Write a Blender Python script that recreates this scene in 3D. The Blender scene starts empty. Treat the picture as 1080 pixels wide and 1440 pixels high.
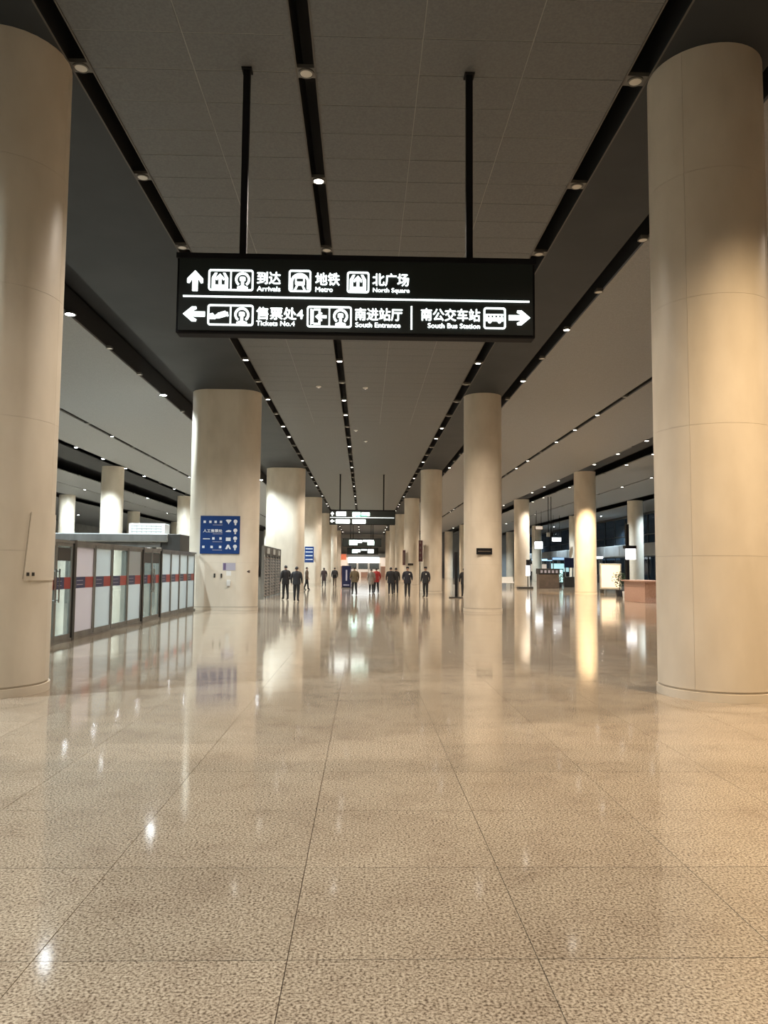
import bpy, bmesh, math, random
from mathutils import Vector, Matrix
random.seed(7)
S = bpy.context.scene
COL = S.collection
PI = math.pi

# ------------------------------------------------------------------ camera
F_PX = 1080.0
pitch, yaw, roll = math.radians(4.24), math.radians(1.49), math.radians(0.45)
fw = Vector((math.sin(yaw)*math.cos(pitch), math.cos(yaw)*math.cos(pitch), math.sin(pitch)))
r0 = Vector((math.cos(yaw), -math.sin(yaw), 0)); u0 = r0.cross(fw)
RX = math.cos(roll)*r0 + math.sin(roll)*u0
UY = -math.sin(roll)*r0 + math.cos(roll)*u0
cd = bpy.data.cameras.new('camera'); cam = bpy.data.objects.new('camera', cd); COL.objects.link(cam)
cd.sensor_fit = 'VERTICAL'; cd.sensor_height = 36.0; cd.lens = 36.0*F_PX/1440.0
cd.clip_end = 500
m3 = Matrix((RX, UY, -fw)).transposed()
cam.matrix_world = Matrix.Translation((0, 0, 1.6)) @ m3.to_4x4()
S.camera = cam

# ------------------------------------------------------------------ world, exposure
w = bpy.data.worlds.new('night'); S.world = w; w.use_nodes = True
w.node_tree.nodes['Background'].inputs[0].default_value = (0.05, 0.09, 0.16, 1)
w.node_tree.nodes['Background'].inputs[1].default_value = 0.35
S.view_settings.view_transform = 'Standard'; S.view_settings.look = 'None'
S.view_settings.exposure = 0.0; S.view_settings.gamma = 1.0
S.view_settings.use_curve_mapping = False

WARM = (1.0, 0.82, 0.63); SOFT = (1.0, 0.88, 0.75); COOL = (0.82, 0.95, 1.0); AMBER = (1.0, 0.72, 0.42)
LAMP = 1.6          # overall lamp factor

# ------------------------------------------------------------------ helpers
class MB:
    def __init__(s): s.v = []; s.f = []
    def add(s, vs, fs):
        o = len(s.v); s.v += [tuple(v) for v in vs]; s.f += [tuple(i+o for i in f) for f in fs]; return s
    def box(s, x0, x1, y0, y1, z0, z1):
        return s.add([(x0,y0,z0),(x1,y0,z0),(x1,y1,z0),(x0,y1,z0),(x0,y0,z1),(x1,y0,z1),(x1,y1,z1),(x0,y1,z1)],
                     [(0,3,2,1),(4,5,6,7),(0,1,5,4),(1,2,6,5),(2,3,7,6),(3,0,4,7)])
    def bbox(s, x0, x1, y0, y1, z0, z1, b):
        """box with chamfered edges all round the top and bottom outline"""
        def ring(d, z): return [(x0+d,y0+d,z),(x1-d,y0+d,z),(x1-d,y1-d,z),(x0+d,y1-d,z)]
        vs = ring(b, z0)+ring(0, z0+b)+ring(0, z1-b)+ring(b, z1)
        fs = [(3,2,1,0),(12,13,14,15)]
        for k in range(3):
            for i in range(4): fs.append((4*k+i, 4*k+(i+1)%4, 4*k+4+(i+1)%4, 4*k+4+i))
        return s.add(vs, fs)
    def lathe(s, prof, n=24, cx=0, cy=0, sx=1, sy=1):
        vs = []; fs = []
        for r, z in prof:
            for i in range(n):
                a = 2*PI*i/n; vs.append((cx+r*sx*math.cos(a), cy+r*sy*math.sin(a), z))
        for k in range(len(prof)-1):
            for i in range(n): fs.append((k*n+i, k*n+(i+1)%n, (k+1)*n+(i+1)%n, (k+1)*n+i))
        fs.append(tuple(range(n-1, -1, -1))); fs.append(tuple((len(prof)-1)*n+i for i in range(n)))
        return s.add(vs, fs)
    def tube(s, p, q, r0, r1=None, n=8):
        r1 = r0 if r1 is None else r1
        p, q = Vector(p), Vector(q); d = (q-p).normalized()
        a = d.orthogonal().normalized(); b = d.cross(a)
        vs = []
        for c, r in ((p, r0), (q, r1)):
            for i in range(n):
                t = 2*PI*i/n; vs.append(c + a*r*math.cos(t) + b*r*math.sin(t))
        fs = [(i, (i+1)%n, n+(i+1)%n, n+i) for i in range(n)]
        fs += [tuple(range(n-1,-1,-1)), tuple(range(n, 2*n))]
        return s.add(vs, fs)
    def prism(s, pts, y0, y1):
        """outline in (x,z) counter-clockwise, extruded y0 (front) .. y1"""
        n = len(pts)
        vs = [(x,y0,z) for x,z in pts]+[(x,y1,z) for x,z in pts]
        fs = [tuple(range(n)), tuple(range(2*n-1, n-1, -1))]
        fs += [((i+1)%n, i, n+i, n+(i+1)%n) for i in range(n)]
        return s.add(vs, fs)
    def shell(s, outer, inner, z0, z1):
        """curved cladding piece between two polylines in (x,y)"""
        n = len(outer)
        vs = [(x,y,z0) for x,y in outer]+[(x,y,z0) for x,y in inner]+[(x,y,z1) for x,y in outer]+[(x,y,z1) for x,y in inner]
        fs = []
        for i in range(n-1):
            fs += [(i,i+1,2*n+i+1,2*n+i),(n+i+1,n+i,3*n+i,3*n+i+1),(2*n+i,2*n+i+1,3*n+i+1,3*n+i),(i+1,i,n+i,n+i+1)]
        fs += [(0,2*n,3*n,n),(n-1,2*n-1,4*n-1,3*n-1)]
        return s.add(vs, fs)
    def mesh(s, name, mat, smooth=False):
        me = bpy.data.meshes.new(name); me.from_pydata(s.v, [], s.f); me.materials.append(mat)
        bm = bmesh.new(); bm.from_mesh(me); bmesh.ops.recalc_face_normals(bm, faces=bm.faces); bm.to_mesh(me); bm.free()
        if smooth:
            for p in me.polygons: p.use_smooth = True
            try: me.set_sharp_from_angle(angle=math.radians(40))
            except Exception: pass
        return me
    def build(s, name, mat, parent=None, smooth=False, loc=(0,0,0), rz=0):
        return link(name, s.mesh(name, mat, smooth), parent, loc, rz)

def link(name, data, parent=None, loc=(0,0,0), rz=0):
    o = bpy.data.objects.new(name, data); COL.objects.link(o)
    o.location = loc; o.rotation_euler = (0,0,rz); o.parent = parent
    return o
def tag(o, label, cat=None, group=None, kind=None):
    o['label'] = label
    if cat: o['category'] = cat
    if group: o['group'] = group
    if kind: o['kind'] = kind
    return o
def thing(name, label, cat, loc=(0,0,0), rz=0, group=None):
    return tag(link(name, None, None, loc, rz), label, cat, group, 'thing')
def struct(o, label): o['kind'] = 'structure'; o['label'] = label; return o
def copy_tree(o, parent=None):
    c = o.copy(); COL.objects.link(c); c.parent = parent
    for ch in list(o.children):
        if ch.type != 'LIGHT': copy_tree(ch, c)
    return c

# ------------------------------------------------------------------ materials
def mat(name, col, rough=0.5, metal=0.0, emit=None, es=0.0, spec=None):
    m = bpy.data.materials.new(name); m.use_nodes = True
    b = m.node_tree.nodes['Principled BSDF']
    b.inputs['Base Color'].default_value = (*col, 1); b.inputs['Roughness'].default_value = rough
    b.inputs['Metallic'].default_value = metal
    if spec is not None: b.inputs['Specular IOR Level'].default_value = spec
    if emit: b.inputs['Emission Color'].default_value = (*emit, 1); b.inputs['Emission Strength'].default_value = es
    return m
def nodes(m): return m.node_tree.nodes, m.node_tree.links, m.node_tree.nodes['Principled BSDF']
def noisy(name, c0, c1, scale=4.0, rough=0.5, metal=0.0, detail=4, bump=0.0, stretch=(1,1,1), spec=None):
    m = mat(name, c0, rough, metal, spec=spec); N, L, b = nodes(m)
    g = N.new('ShaderNodeNewGeometry'); mp = N.new('ShaderNodeMapping'); mp.inputs['Scale'].default_value = stretch
    t = N.new('ShaderNodeTexNoise'); t.inputs['Scale'].default_value = scale; t.inputs['Detail'].default_value = detail
    r = N.new('ShaderNodeValToRGB'); r.color_ramp.elements[0].position = 0.35; r.color_ramp.elements[1].position = 0.65
    r.color_ramp.elements[0].color = (*c0, 1); r.color_ramp.elements[1].color = (*c1, 1)
    L.new(g.outputs['Position'], mp.inputs['Vector']); L.new(mp.outputs[0], t.inputs['Vector'])
    L.new(t.outputs['Fac'], r.inputs[0]); L.new(r.outputs[0], b.inputs['Base Color'])
    if bump:
        bn = N.new('ShaderNodeBump'); bn.inputs['Strength'].default_value = bump; bn.inputs['Distance'].default_value = 0.01
        L.new(t.outputs['Fac'], bn.inputs['Height']); L.new(bn.outputs[0], b.inputs['Normal'])
    return m

TX0, TPX, TY0, TPY = -1.33, 1.033, 3.28, 0.975       # floor tile grid
def granite(name, joints):
    m = mat(name, (0.4,0.35,0.28), 0.1); N, L, b = nodes(m)
    g = N.new('ShaderNodeNewGeometry')
    n1 = N.new('ShaderNodeTexNoise'); n1.inputs['Scale'].default_value = 78; n1.inputs['Detail'].default_value = 3; n1.inputs['Roughness'].default_value = 0.6
    n2 = N.new('ShaderNodeTexNoise'); n2.inputs['Scale'].default_value = 1.1; n2.inputs['Detail'].default_value = 5
    r1 = N.new('ShaderNodeValToRGB'); e = r1.color_ramp.elements
    e[0].position = 0.36; e[0].color = (0.110,0.082,0.058,1); e[1].position = 0.66; e[1].color = (0.54,0.465,0.365,1)
    k = r1.color_ramp.elements.new(0.46); k.color = (0.295,0.240,0.178,1)
    k = r1.color_ramp.elements.new(0.54); k.color = (0.415,0.350,0.268,1)
    r2 = N.new('ShaderNodeValToRGB'); e = r2.color_ramp.elements
    e[0].position = 0.3; e[0].color = (0.86,0.84,0.83,1); e[1].position = 0.6; e[1].color = (1.0,1.0,1.0,1)
    mx = N.new('ShaderNodeMix'); mx.data_type = 'RGBA'; mx.blend_type = 'MULTIPLY'; mx.inputs[0].default_value = 1
    for t in (n1, n2): L.new(g.outputs['Position'], t.inputs['Vector'])
    L.new(n1.outputs['Fac'], r1.inputs[0]); L.new(n2.outputs['Fac'], r2.inputs[0])
    L.new(r1.outputs[0], mx.inputs[6]); L.new(r2.outputs[0], mx.inputs[7])
    n3 = N.new('ShaderNodeTexNoise'); n3.inputs['Scale'].default_value = 3.2; n3.inputs['Detail'].default_value = 6; n3.inputs['Roughness'].default_value = 0.65
    L.new(g.outputs['Position'], n3.inputs['Vector'])
    r3 = N.new('ShaderNodeValToRGB'); e = r3.color_ramp.elements
    e[0].position = 0.30; e[0].color = (0.84,0.81,0.80,1); e[1].position = 0.50; e[1].color = (1,1,1,1)
    L.new(n3.outputs['Fac'], r3.inputs[0])
    mb_ = N.new('ShaderNodeMix'); mb_.data_type = 'RGBA'; mb_.blend_type = 'MULTIPLY'; mb_.inputs[0].default_value = 1
    L.new(mx.outputs[2], mb_.inputs[6]); L.new(r3.outputs[0], mb_.inputs[7])
    out = mb_.outputs[2]
    if not joints:       # each slab of stone has a slightly different tone
        oi = N.new('ShaderNodeObjectInfo'); mr = N.new('ShaderNodeMapRange'); mr.inputs[3].default_value = 0.93; mr.inputs[4].default_value = 1.05
        L.new(oi.outputs['Random'], mr.inputs[0])
        m2 = N.new('ShaderNodeMix'); m2.data_type = 'RGBA'; m2.blend_type = 'MULTIPLY'; m2.inputs[0].default_value = 1
        L.new(out, m2.inputs[6]); L.new(mr.outputs[0], m2.inputs[7]); out = m2.outputs[2]
    else:
        sp = N.new('ShaderNodeSeparateXYZ'); L.new(g.outputs['Position'], sp.inputs[0]); js = []
        for ax, o, p in ((0, TX0, TPX), (1, TY0, TPY)):
            a = N.new('ShaderNodeMath'); a.operation = 'SUBTRACT'; a.inputs[1].default_value = o; L.new(sp.outputs[ax], a.inputs[0])
            c = N.new('ShaderNodeMath'); c.operation = 'PINGPONG'; c.inputs[1].default_value = p/2; L.new(a.outputs[0], c.inputs[0])
            d = N.new('ShaderNodeMath'); d.operation = 'LESS_THAN'; d.inputs[1].default_value = 0.003; L.new(c.outputs[0], d.inputs[0]); js.append(d)
        mm = N.new('ShaderNodeMath'); mm.operation = 'MAXIMUM'; L.new(js[0].outputs[0], mm.inputs[0]); L.new(js[1].outputs[0], mm.inputs[1])
        m2 = N.new('ShaderNodeMix'); m2.data_type = 'RGBA'; L.new(mm.outputs[0], m2.inputs[0]); L.new(out, m2.inputs[6]); m2.inputs[7].default_value = (0.12,0.09,0.06,1); out = m2.outputs[2]
    L.new(out, b.inputs['Base Color'])
    rr = N.new('ShaderNodeMapRange'); rr.inputs[3].default_value = 0.05; rr.inputs[4].default_value = 0.11
    L.new(n2.outputs['Fac'], rr.inputs[0]); L.new(rr.outputs[0], b.inputs['Roughness'])
    b.inputs['IOR'].default_value = 1.5
    return m

M = {}
M['granite'] = granite('polished_granite', False)
M['granite_far'] = granite('polished_granite_jointed', True)
M['grout'] = mat('grout', (0.13,0.10,0.075), 0.8)
M['stone'] = noisy('beige_stone', (0.67,0.595,0.485), (0.77,0.695,0.58), 1.6, 0.38, detail=6, stretch=(1,1,0.45))
M['joint'] = mat('dark_joint', (0.45,0.39,0.31), 0.8)
M['panel'] = noisy('perforated_ceiling_panel', (0.090,0.094,0.094), (0.114,0.119,0.119), 30, 0.6, detail=2)
M['panel_back'] = mat('ceiling_batten', (0.09,0.083,0.074), 0.7)
M['edge'] = mat('ceiling_joint_strip', (0.22,0.22,0.21), 0.6)
M['soffit'] = noisy('dark_soffit', (0.026,0.030,0.033), (0.034,0.038,0.041), 0.8, 0.6, spec=0.2)
M['black'] = mat('black_void', (0.008,0.008,0.009), 0.7)
M['blackmetal'] = mat('black_metal', (0.012,0.012,0.014), 0.7, spec=0.1)
M['signface'] = mat('sign_face', (0.018,0.023,0.021), 0.4)
M['signlit'] = mat('backlit_lettering', (0.9,0.95,0.95), 0.5, emit=(0.90,1.0,0.98), es=2.2)
M['signlitgreen'] = mat('backlit_lettering_greenish', (0.8,0.95,0.9), 0.5, emit=(0.72,1.0,0.90), es=1.8)
M['signdim'] = mat('sign_print_green', (0.1,0.3,0.2), 0.5, emit=(0.15,0.55,0.35), es=0.35)
M['steel'] = noisy('brushed_steel', (0.20,0.195,0.185), (0.27,0.265,0.25), 3, 0.38, 0.6, stretch=(1,1,0.2))
M['darksteel'] = mat('dark_steel', (0.055,0.052,0.048), 0.45, 0.4)
M['chrome'] = mat('polished_handle', (0.65,0.65,0.66), 0.2, 1.0)
M['grey'] = noisy('grey_paint', (0.34,0.35,0.34), (0.40,0.41,0.40), 2, 0.5)
M['white'] = mat('white_paint', (0.72,0.72,0.70), 0.5)
M['navy'] = mat('navy_print', (0.014,0.02,0.085), 0.4)
M['red'] = mat('red_print', (0.32,0.04,0.035), 0.4)
M['bluesign'] = mat('blue_enamel', (0.008,0.045,0.19), 0.35)
M['signwhite'] = mat('white_print', (0.75,0.78,0.82), 0.5)
M['navybox'] = mat('navy_board', (0.008,0.012,0.05), 0.35)
M['paper'] = mat('paper', (0.78,0.76,0.72), 0.7)
M['lilac'] = mat('lilac_notice', (0.42,0.40,0.48), 0.6)
M['purple'] = mat('purple_print', (0.14,0.10,0.20), 0.6)
M['maroon'] = mat('maroon_banner', (0.06,0.012,0.014), 0.5)
M['brown'] = noisy('brown_laminate', (0.10,0.075,0.055), (0.14,0.10,0.075), 3, 0.45)
M['pink'] = noisy('pink_granite', (0.42,0.25,0.19), (0.52,0.33,0.26), 18, 0.35)
M['redpanel'] = noisy('red_poster', (0.45,0.10,0.05), (0.60,0.28,0.15), 2.5, 0.45)
M['green'] = noisy('leaf_green', (0.02,0.05,0.02), (0.05,0.10,0.035), 9, 0.6)
M['trunk'] = mat('stem_brown', (0.08,0.05,0.03), 0.8)
M['pot'] = mat('planter_black', (0.03,0.03,0.035), 0.5)
M['lampwhite'] = mat('lit_white_box', (0.9,0.9,0.9), 0.5, emit=(0.95,0.98,1.0), es=2.2)
M['cyan'] = mat('lit_cyan_screen', (0.6,0.9,0.9), 0.4, emit=(0.55,0.95,1.0), es=0.9)
M['shopwhite'] = mat('lit_shop_fascia', (0.9,0.95,1.0), 0.5, emit=(0.88,0.96,1.0), es=1.6)
M['shopred'] = mat('lit_red_fascia', (0.8,0.2,0.1), 0.5, emit=(1.0,0.25,0.12), es=0.5)
M['shopwarm'] = mat('lit_shop_interior', (0.8,0.7,0.6), 0.5, emit=(1.0,0.82,0.66), es=0.55)
M['wall'] = noisy('grey_wall', (0.30,0.30,0.29), (0.36,0.36,0.35), 0.7, 0.6)
M['lens_on'] = mat('lit_lamp_lens', (1,1,1), 0.3, emit=(1.0,0.95,0.86), es=14)
M['lens_cool'] = mat('lit_cool_lamp_lens', (1,1,1), 0.3, emit=(0.86,0.94,1.0), es=70)
M['lens_off'] = mat('unlit_lamp_lens', (0.55,0.53,0.48), 0.25)
M['plate'] = mat('lamp_plate', (0.11,0.105,0.095), 0.5)
M['skin'] = mat('skin', (0.45,0.27,0.19), 0.5)
M['hair'] = mat('black_hair', (0.010,0.009,0.009), 0.5)
M['shoe'] = mat('black_shoe', (0.012,0.011,0.011), 0.7, spec=0.2)
M['eye'] = mat('dark_eye', (0.01,0.01,0.01), 0.2)
def cloth(n, c): M[n] = noisy(n, tuple(x*0.8 for x in c), tuple(min(1, x*1.2) for x in c), 14, 0.85)
for n, c in (('c_black',(0.013,0.013,0.015)),('c_charcoal',(0.018,0.019,0.022)),('c_olive',(0.10,0.075,0.04)),('c_red',(0.36,0.03,0.03)),
             ('c_grey',(0.22,0.19,0.16)),('c_brown',(0.12,0.085,0.06)),('c_navy',(0.009,0.010,0.017)),('c_plum',(0.03,0.018,0.02)),('c_dark',(0.02,0.019,0.02))): cloth(n, c)
def glassmat(name, col, opac, rough=0.15):
    m = bpy.data.materials.new(name); m.use_nodes = True; N = m.node_tree.nodes; L = m.node_tree.links
    b = N['Principled BSDF']; b.inputs['Base Color'].default_value = (*col, 1); b.inputs['Roughness'].default_value = rough
    t = N.new('ShaderNodeBsdfTransparent'); t.inputs[0].default_value = (0.92,0.96,0.95,1)
    x = N.new('ShaderNodeMixShader'); x.inputs[0].default_value = opac
    tl = N.new('ShaderNodeBsdfTranslucent'); tl.inputs[0].default_value = (*col, 1)
    y = N.new('ShaderNodeMixShader'); y.inputs[0].default_value = 0.45
    L.new(b.outputs[0], y.inputs[1]); L.new(tl.outputs[0], y.inputs[2])
    L.new(t.outputs[0], x.inputs[1]); L.new(y.outputs[0], x.inputs[2]); L.new(x.outputs[0], N['Material Output'].inputs['Surface'])
    return m
M['frosted'] = glassmat('frosted_glass', (0.68,0.74,0.77), 0.78, 0.25)
M['frostpink'] = glassmat('frosted_glass_pinkish', (0.76,0.70,0.73), 0.82, 0.25)
M['clear'] = glassmat('clear_glass', (0.45,0.52,0.50), 0.28, 0.08)
M['nightglass'] = glassmat('night_window_glass', (0.06,0.09,0.12), 0.7, 0.08)
M['blueglow'] = mat('blue_lit_strip', (0.6,0.8,1), 0.5, emit=(0.35,0.62,1.0), es=1.1)  # emission stands in for a blue reflection overhead; kiosk fascias share it

ORD = ['nearest','second','third','fourth','fifth','sixth','seventh','eighth','ninth','tenth','eleventh','twelfth','thirteenth','fourteenth','fifteenth',
 'sixteenth','seventeenth','eighteenth','nineteenth','twentieth','twenty-first','twenty-second','twenty-third','twenty-fourth','twenty-fifth','twenty-sixth',
 'twenty-seventh','twenty-eighth','twenty-ninth','thirtieth','thirty-first','thirty-second','thirty-third','thirty-fourth','thirty-fifth','thirty-sixth','thirty-seventh','thirty-eighth','thirty-ninth','fortieth']

# ------------------------------------------------------------------ floor
HY0, HY1, HXL, HXR = -14.0, 152.0, -46.0, 33.0
NX0, NX1, NY0, NY1 = -7, 9, -2, 12
ax0, ax1 = TX0+NX0*TPX, TX0+NX1*TPX; ay0, ay1 = TY0+NY0*TPY, TY0+NY1*TPY
b = MB()
for x0,x1,y0,y1,zt in ((HXL,HXR,HY0,ay0,0),(HXL,HXR,ay1,HY1,0),(HXL,ax0,ay0,ay1,0),(ax1,HXR,ay0,ay1,0)):
    b.box(x0,x1,y0,y1,-0.2,zt)
floor = struct(b.build('floor', M['granite_far']), 'polished speckled beige granite floor of the hall')
MB().box(ax0,ax1,ay0,ay1,-0.2,-0.008).build('grout_bed', M['grout'], floor)
tile_me = MB().box(-TPX/2+0.002, TPX/2-0.002, -TPY/2+0.002, TPY/2-0.002, -0.02, 0.0).mesh('tile', M['granite'])
for i in range(NX0, NX1):
    for j in range(NY0, NY1):
        t = link('tile', tile_me, floor, (TX0+(i+0.5)*TPX, TY0+(j+0.5)*TPY, random.uniform(-0.0002, 0.0)))

# ------------------------------------------------------------------ ceiling
CZ = 8.45
XL, XC, XR = -3.95, -0.86, 3.74            # light slots over the main aisle
SL, SC, SR = (-4.08,-3.81), (-0.99,-0.73), (3.58,3.90)
ceil = struct(MB().box(HXL,HXR,HY0,HY1,9.3,9.4).build('ceiling', M['black']), 'dark panelled ceiling with recessed black light slots')
PY0, PPY = 10.19-8*0.74, 0.74; NR = 43
PY1 = PY0+NR*PPY
lx = [(-3.81,-2.40),(-2.40,-0.99),(-0.73,0.7067),(0.7067,2.1433),(2.1433,3.58)]
pm = {}
for (x0,x1) in lx:
    wdt = round(x1-x0, 3)
    if wdt not in pm: pm[wdt] = MB().bbox(-wdt/2+0.007, wdt/2-0.007, -PPY/2+0.006, PPY/2-0.006, 0, 0.012, 0.002).mesh('ceiling_panel', M['panel'])
    for j in range(NR):
        link('ceiling_panel', pm[wdt], ceil, ((x0+x1)/2, PY0+(j+0.5)*PPY, CZ+random.uniform(0, 0.003)))
def jointed(name, base, line, ox, px, oy, py, wid):
    m = noisy(name, tuple(c*0.9 for c in base), tuple(c*1.1 for c in base), 30, 0.6, detail=2); N, L, bs = nodes(m)
    src = bs.inputs['Base Color'].links[0].from_socket
    g = N.new('ShaderNodeNewGeometry'); sp = N.new('ShaderNodeSeparateXYZ'); L.new(g.outputs['Position'], sp.inputs[0]); js = []
    for ax, o, p in ((0, ox, px), (1, oy, py)):
        a = N.new('ShaderNodeMath'); a.operation = 'SUBTRACT'; a.inputs[1].default_value = o; L.new(sp.outputs[ax], a.inputs[0])
        c = N.new('ShaderNodeMath'); c.operation = 'PINGPONG'; c.inputs[1].default_value = p/2; L.new(a.outputs[0], c.inputs[0])
        d = N.new('ShaderNodeMath'); d.operation = 'LESS_THAN'; d.inputs[1].default_value = wid; L.new(c.outputs[0], d.inputs[0]); js.append(d)
    mm = N.new('ShaderNodeMath'); mm.operation = 'MAXIMUM'; L.new(js[0].outputs[0], mm.inputs[0]); L.new(js[1].outputs[0], mm.inputs[1])
    m2 = N.new('ShaderNodeMix'); m2.data_type = 'RGBA'; L.new(mm.outputs[0], m2.inputs[0]); L.new(src, m2.inputs[6]); m2.inputs[7].default_value = (*line, 1)
    L.new(m2.outputs[2], bs.inputs['Base Color']); return m
PB = (0.102,0.1065,0.1065)
M['field_l'] = jointed('ceiling_field_left', PB, (0.125,0.13,0.13), -3.81, 1.41, PY0, PPY, 0.004)
M['field_r'] = jointed('ceiling_field_right', PB, (0.125,0.13,0.13), -0.73, 1.4367, PY0, PPY, 0.004)
MB().box(-3.81,-0.99,PY0,PY1,CZ+0.006,CZ+0.06).box(-0.73,3.58,PY0,PY1,CZ+0.006,CZ+0.06).build('panel_carrier', M['edge'], ceil)
for (x0,x1,mk) in ((-3.81,-0.99,'field_l'),(-0.73,3.58,'field_r')):
    for y0,y1 in ((HY0,PY0),(PY1,HY1)): MB().box(x0,x1,y0,y1,CZ,CZ+0.06).build('ceiling_field', M[mk], ceil)
M['bay'] = jointed('ceiling_bay', (0.215,0.218,0.218), (0.19,0.192,0.192), 0, 1.44, PY0, PPY, 0.004)
BAYS = [(-45.9,-30.6),(-28.4,-21.6),(-16.5,-13.42),(-13.18,-8.12),  (5.80,10.12),(10.36,15.2),(16.9,21.0),(21.2,25.7),(27.6,32.9)]
SLX_L1, SLX_R1 = -13.30, 10.24
for x0,x1 in ((-45.9,-30.6),(-28.4,-25.0),(-24.85,-21.6),(-16.5,-13.42),(-13.18,-8.12),(5.80,10.12),(10.36,14.75),(16.9,21.0),(21.2,25.7),(27.6,32.9)):
    MB().box(x0,x1,HY0,HY1,CZ,CZ+0.06).build('ceiling_bay', M['bay'], ceil)
# dark soffits over the column rows and the linings of the slots
for x0,x1 in ((-6.78,-4.08),(3.90,5.42)):
    MB().box(x0,x1,HY0,HY1,CZ,CZ+0.06).build('soffit_panel', M['soffit'], ceil)
for x0,x1 in ((-20.2,-17.9),(15.3,16.5),(-30.3,-28.7)):
    MB().box(x0,x1,HY0,HY1,CZ+0.35,CZ+0.41).build('soffit_panel', M['black'], ceil)
for x0,x1 in ((-4.08,-3.81),(-0.99,-0.73),(3.58,3.90),(-8.12,-6.78),(5.42,5.80),(-13.42,-13.18),(10.12,10.36),(-25.0,-24.85),(21.0,21.2)):
    MB().box(x0-0.012,x0,HY0,HY1,CZ+0.06,9.2).box(x1,x1+0.012,HY0,HY1,CZ+0.06,9.2).build('slot_lining', M['black'], ceil)
for x0 in (-4.08,-3.81,-0.99,-0.73,3.58,3.90):
    MB().box(x0-0.012,x0+0.012,HY0,HY1,CZ-0.012,CZ).build('slot_edge_strip', M['panel_back'], ceil)

# ------------------------------------------------------------------ walls
wl = struct(MB().box(HXL-0.3,HXL,HY0,HY1,0,9.3).build('wall_left', M['wall']), 'plain grey wall at the far left of the hall')
wb = struct(MB().box(HXL,HXR,HY0-0.3,HY0,0,9.3).build('wall_back', M['wall']), 'plain grey wall behind the viewpoint')
we = struct(MB().box(HXL,-7.0,HY1,HY1+0.3,0,9.3).box(7.0,HXR,HY1,HY1+0.3,0,9.3).box(-7,7,HY1,HY1+0.3,4.6,9.3).build('wall_end', M['wall']), 'far end wall of the hall around the lit shop opening')
b = MB().box(HXR,HXR+0.3,HY0,HY1,8.2,9.3).box(HXR,HXR+0.3,HY0,HY1,0,0.25)
wr = struct(b.build('wall_right', M['darksteel']), 'dark steel frame of the glazed wall at far right')
for k in range(21):
    y0 = HY0+k*7.9; y1 = min(y0+7.9, HY1)
    wn = struct(link('window_%d' % (k+1), None, None, (HXR+0.1, y0, 0.25)), 'dark night window bay of the glazed right wall')
    MB().box(0,0.16,0,0.14,0,7.95).box(0,0.16,0,y1-y0,3.0,3.12).box(0,0.16,0,y1-y0,5.6,5.7).box(0.02,0.14,(y1-y0)/2-0.04,(y1-y0)/2+0.04,0,7.95).build('window_frame', M['darksteel'], wn)
    for a0,a1 in ((0.14,(y1-y0)/2-0.04),((y1-y0)/2+0.04,y1-y0)):
        for z0,z1 in ((0,3.0),(3.12,5.6),(5.7,7.95)):
            MB().box(0.06,0.075,a0,a1,z0,z1).build('pane', M['nightglass'], wn)

# ------------------------------------------------------------------ downlights and lamps
def downlight_proto(wd, lens, hang=0.0, big=1.0):
    r = link('downlight', None)
    MB().box(-wd/2,wd/2,-0.11,0.11,-0.004,0.05).build('mount_plate', M['plate'], r)
    rr = 0.085*big
    MB().lathe([(rr*1.28,-0.004),(rr*1.28,-0.02-hang),(rr*1.02,-0.026-hang),(rr*1.0,-0.012-hang)], 16).build('bezel', M['plate'], r, True)
    MB().lathe([(rr,-0.012-hang),(rr*0.98,-0.020-hang),(rr*0.5,-0.024-hang)], 16).build('lens', M[lens], r, True)
    return r
PROTO = {}
def downlight(x, y, wd, lens, label, group, big=1.0):
    k = (wd, lens, big)
    if k not in PROTO: PROTO[k] = o = downlight_proto(wd, lens, 0.0, big)
    else: o = copy_tree(PROTO[k])
    o.location = (x, y, CZ); tag(o, label, 'downlight', group)
    return o
LD = {}
def spot(parent, power, col, angle=110, blend=0.6, aim=None, r=0.09):
    key = (power, col, angle, blend, r)
    if key not in LD:
        l = bpy.data.lights.new('lamp_beam', 'SPOT'); l.energy = power*LAMP; l.color = col; l.spot_size = math.radians(angle); l.spot_blend = blend; l.shadow_soft_size = r; LD[key] = l
    o = bpy.data.objects.new('lamp_beam', LD[key]); COL.objects.link(o); o.parent = parent; o.location = (0,0,-0.10)
    if aim:
        d = Vector(aim)-(parent.location+Vector((0,0,-0.10))); o.rotation_euler = d.to_track_quat('-Z','Y').to_euler()
    return o
def in_view(x, y, z):
    d = Vector((x, y, z))-Vector((0, 0, 1.6)); c = d.dot(fw)
    return c > 0.1 and abs(d.dot(RX)/c)*F_PX < 545 and abs(d.dot(UY)/c)*F_PX < 725
FIX = []
def row(x, ys, wd, where, group, lit, lens='lens_on', big=1.0, power=0, col=SOFT, angle=110, beams=None, extra=None):
    """lit: indices with a glowing lens, beams: those that also carry a lamp, extra: other lamps, index -> spot arguments"""
    n = 0; m = 0
    for i, y in enumerate(ys):
        bm = [(power, col, angle)] if beams and i in beams else []
        if extra and i in extra: bm.append(extra[i])
        on = i in lit or bool(bm); word = 'glowing' if on else 'unlit'; vis = in_view(x, y, CZ)
        if vis: lab = '%s downlight, %s from the viewer in %s' % (word, ORD[min(n, 39)], where); n += 1
        elif bm: lab = '%s downlight of %s, outside the picture, %s one' % (word, where, ORD[m]); m += 1
        else: continue
        FIX.append((vis, y, x, wd, lens if on else 'lens_off', lab, group, big if on else 1.0, bm))
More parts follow.
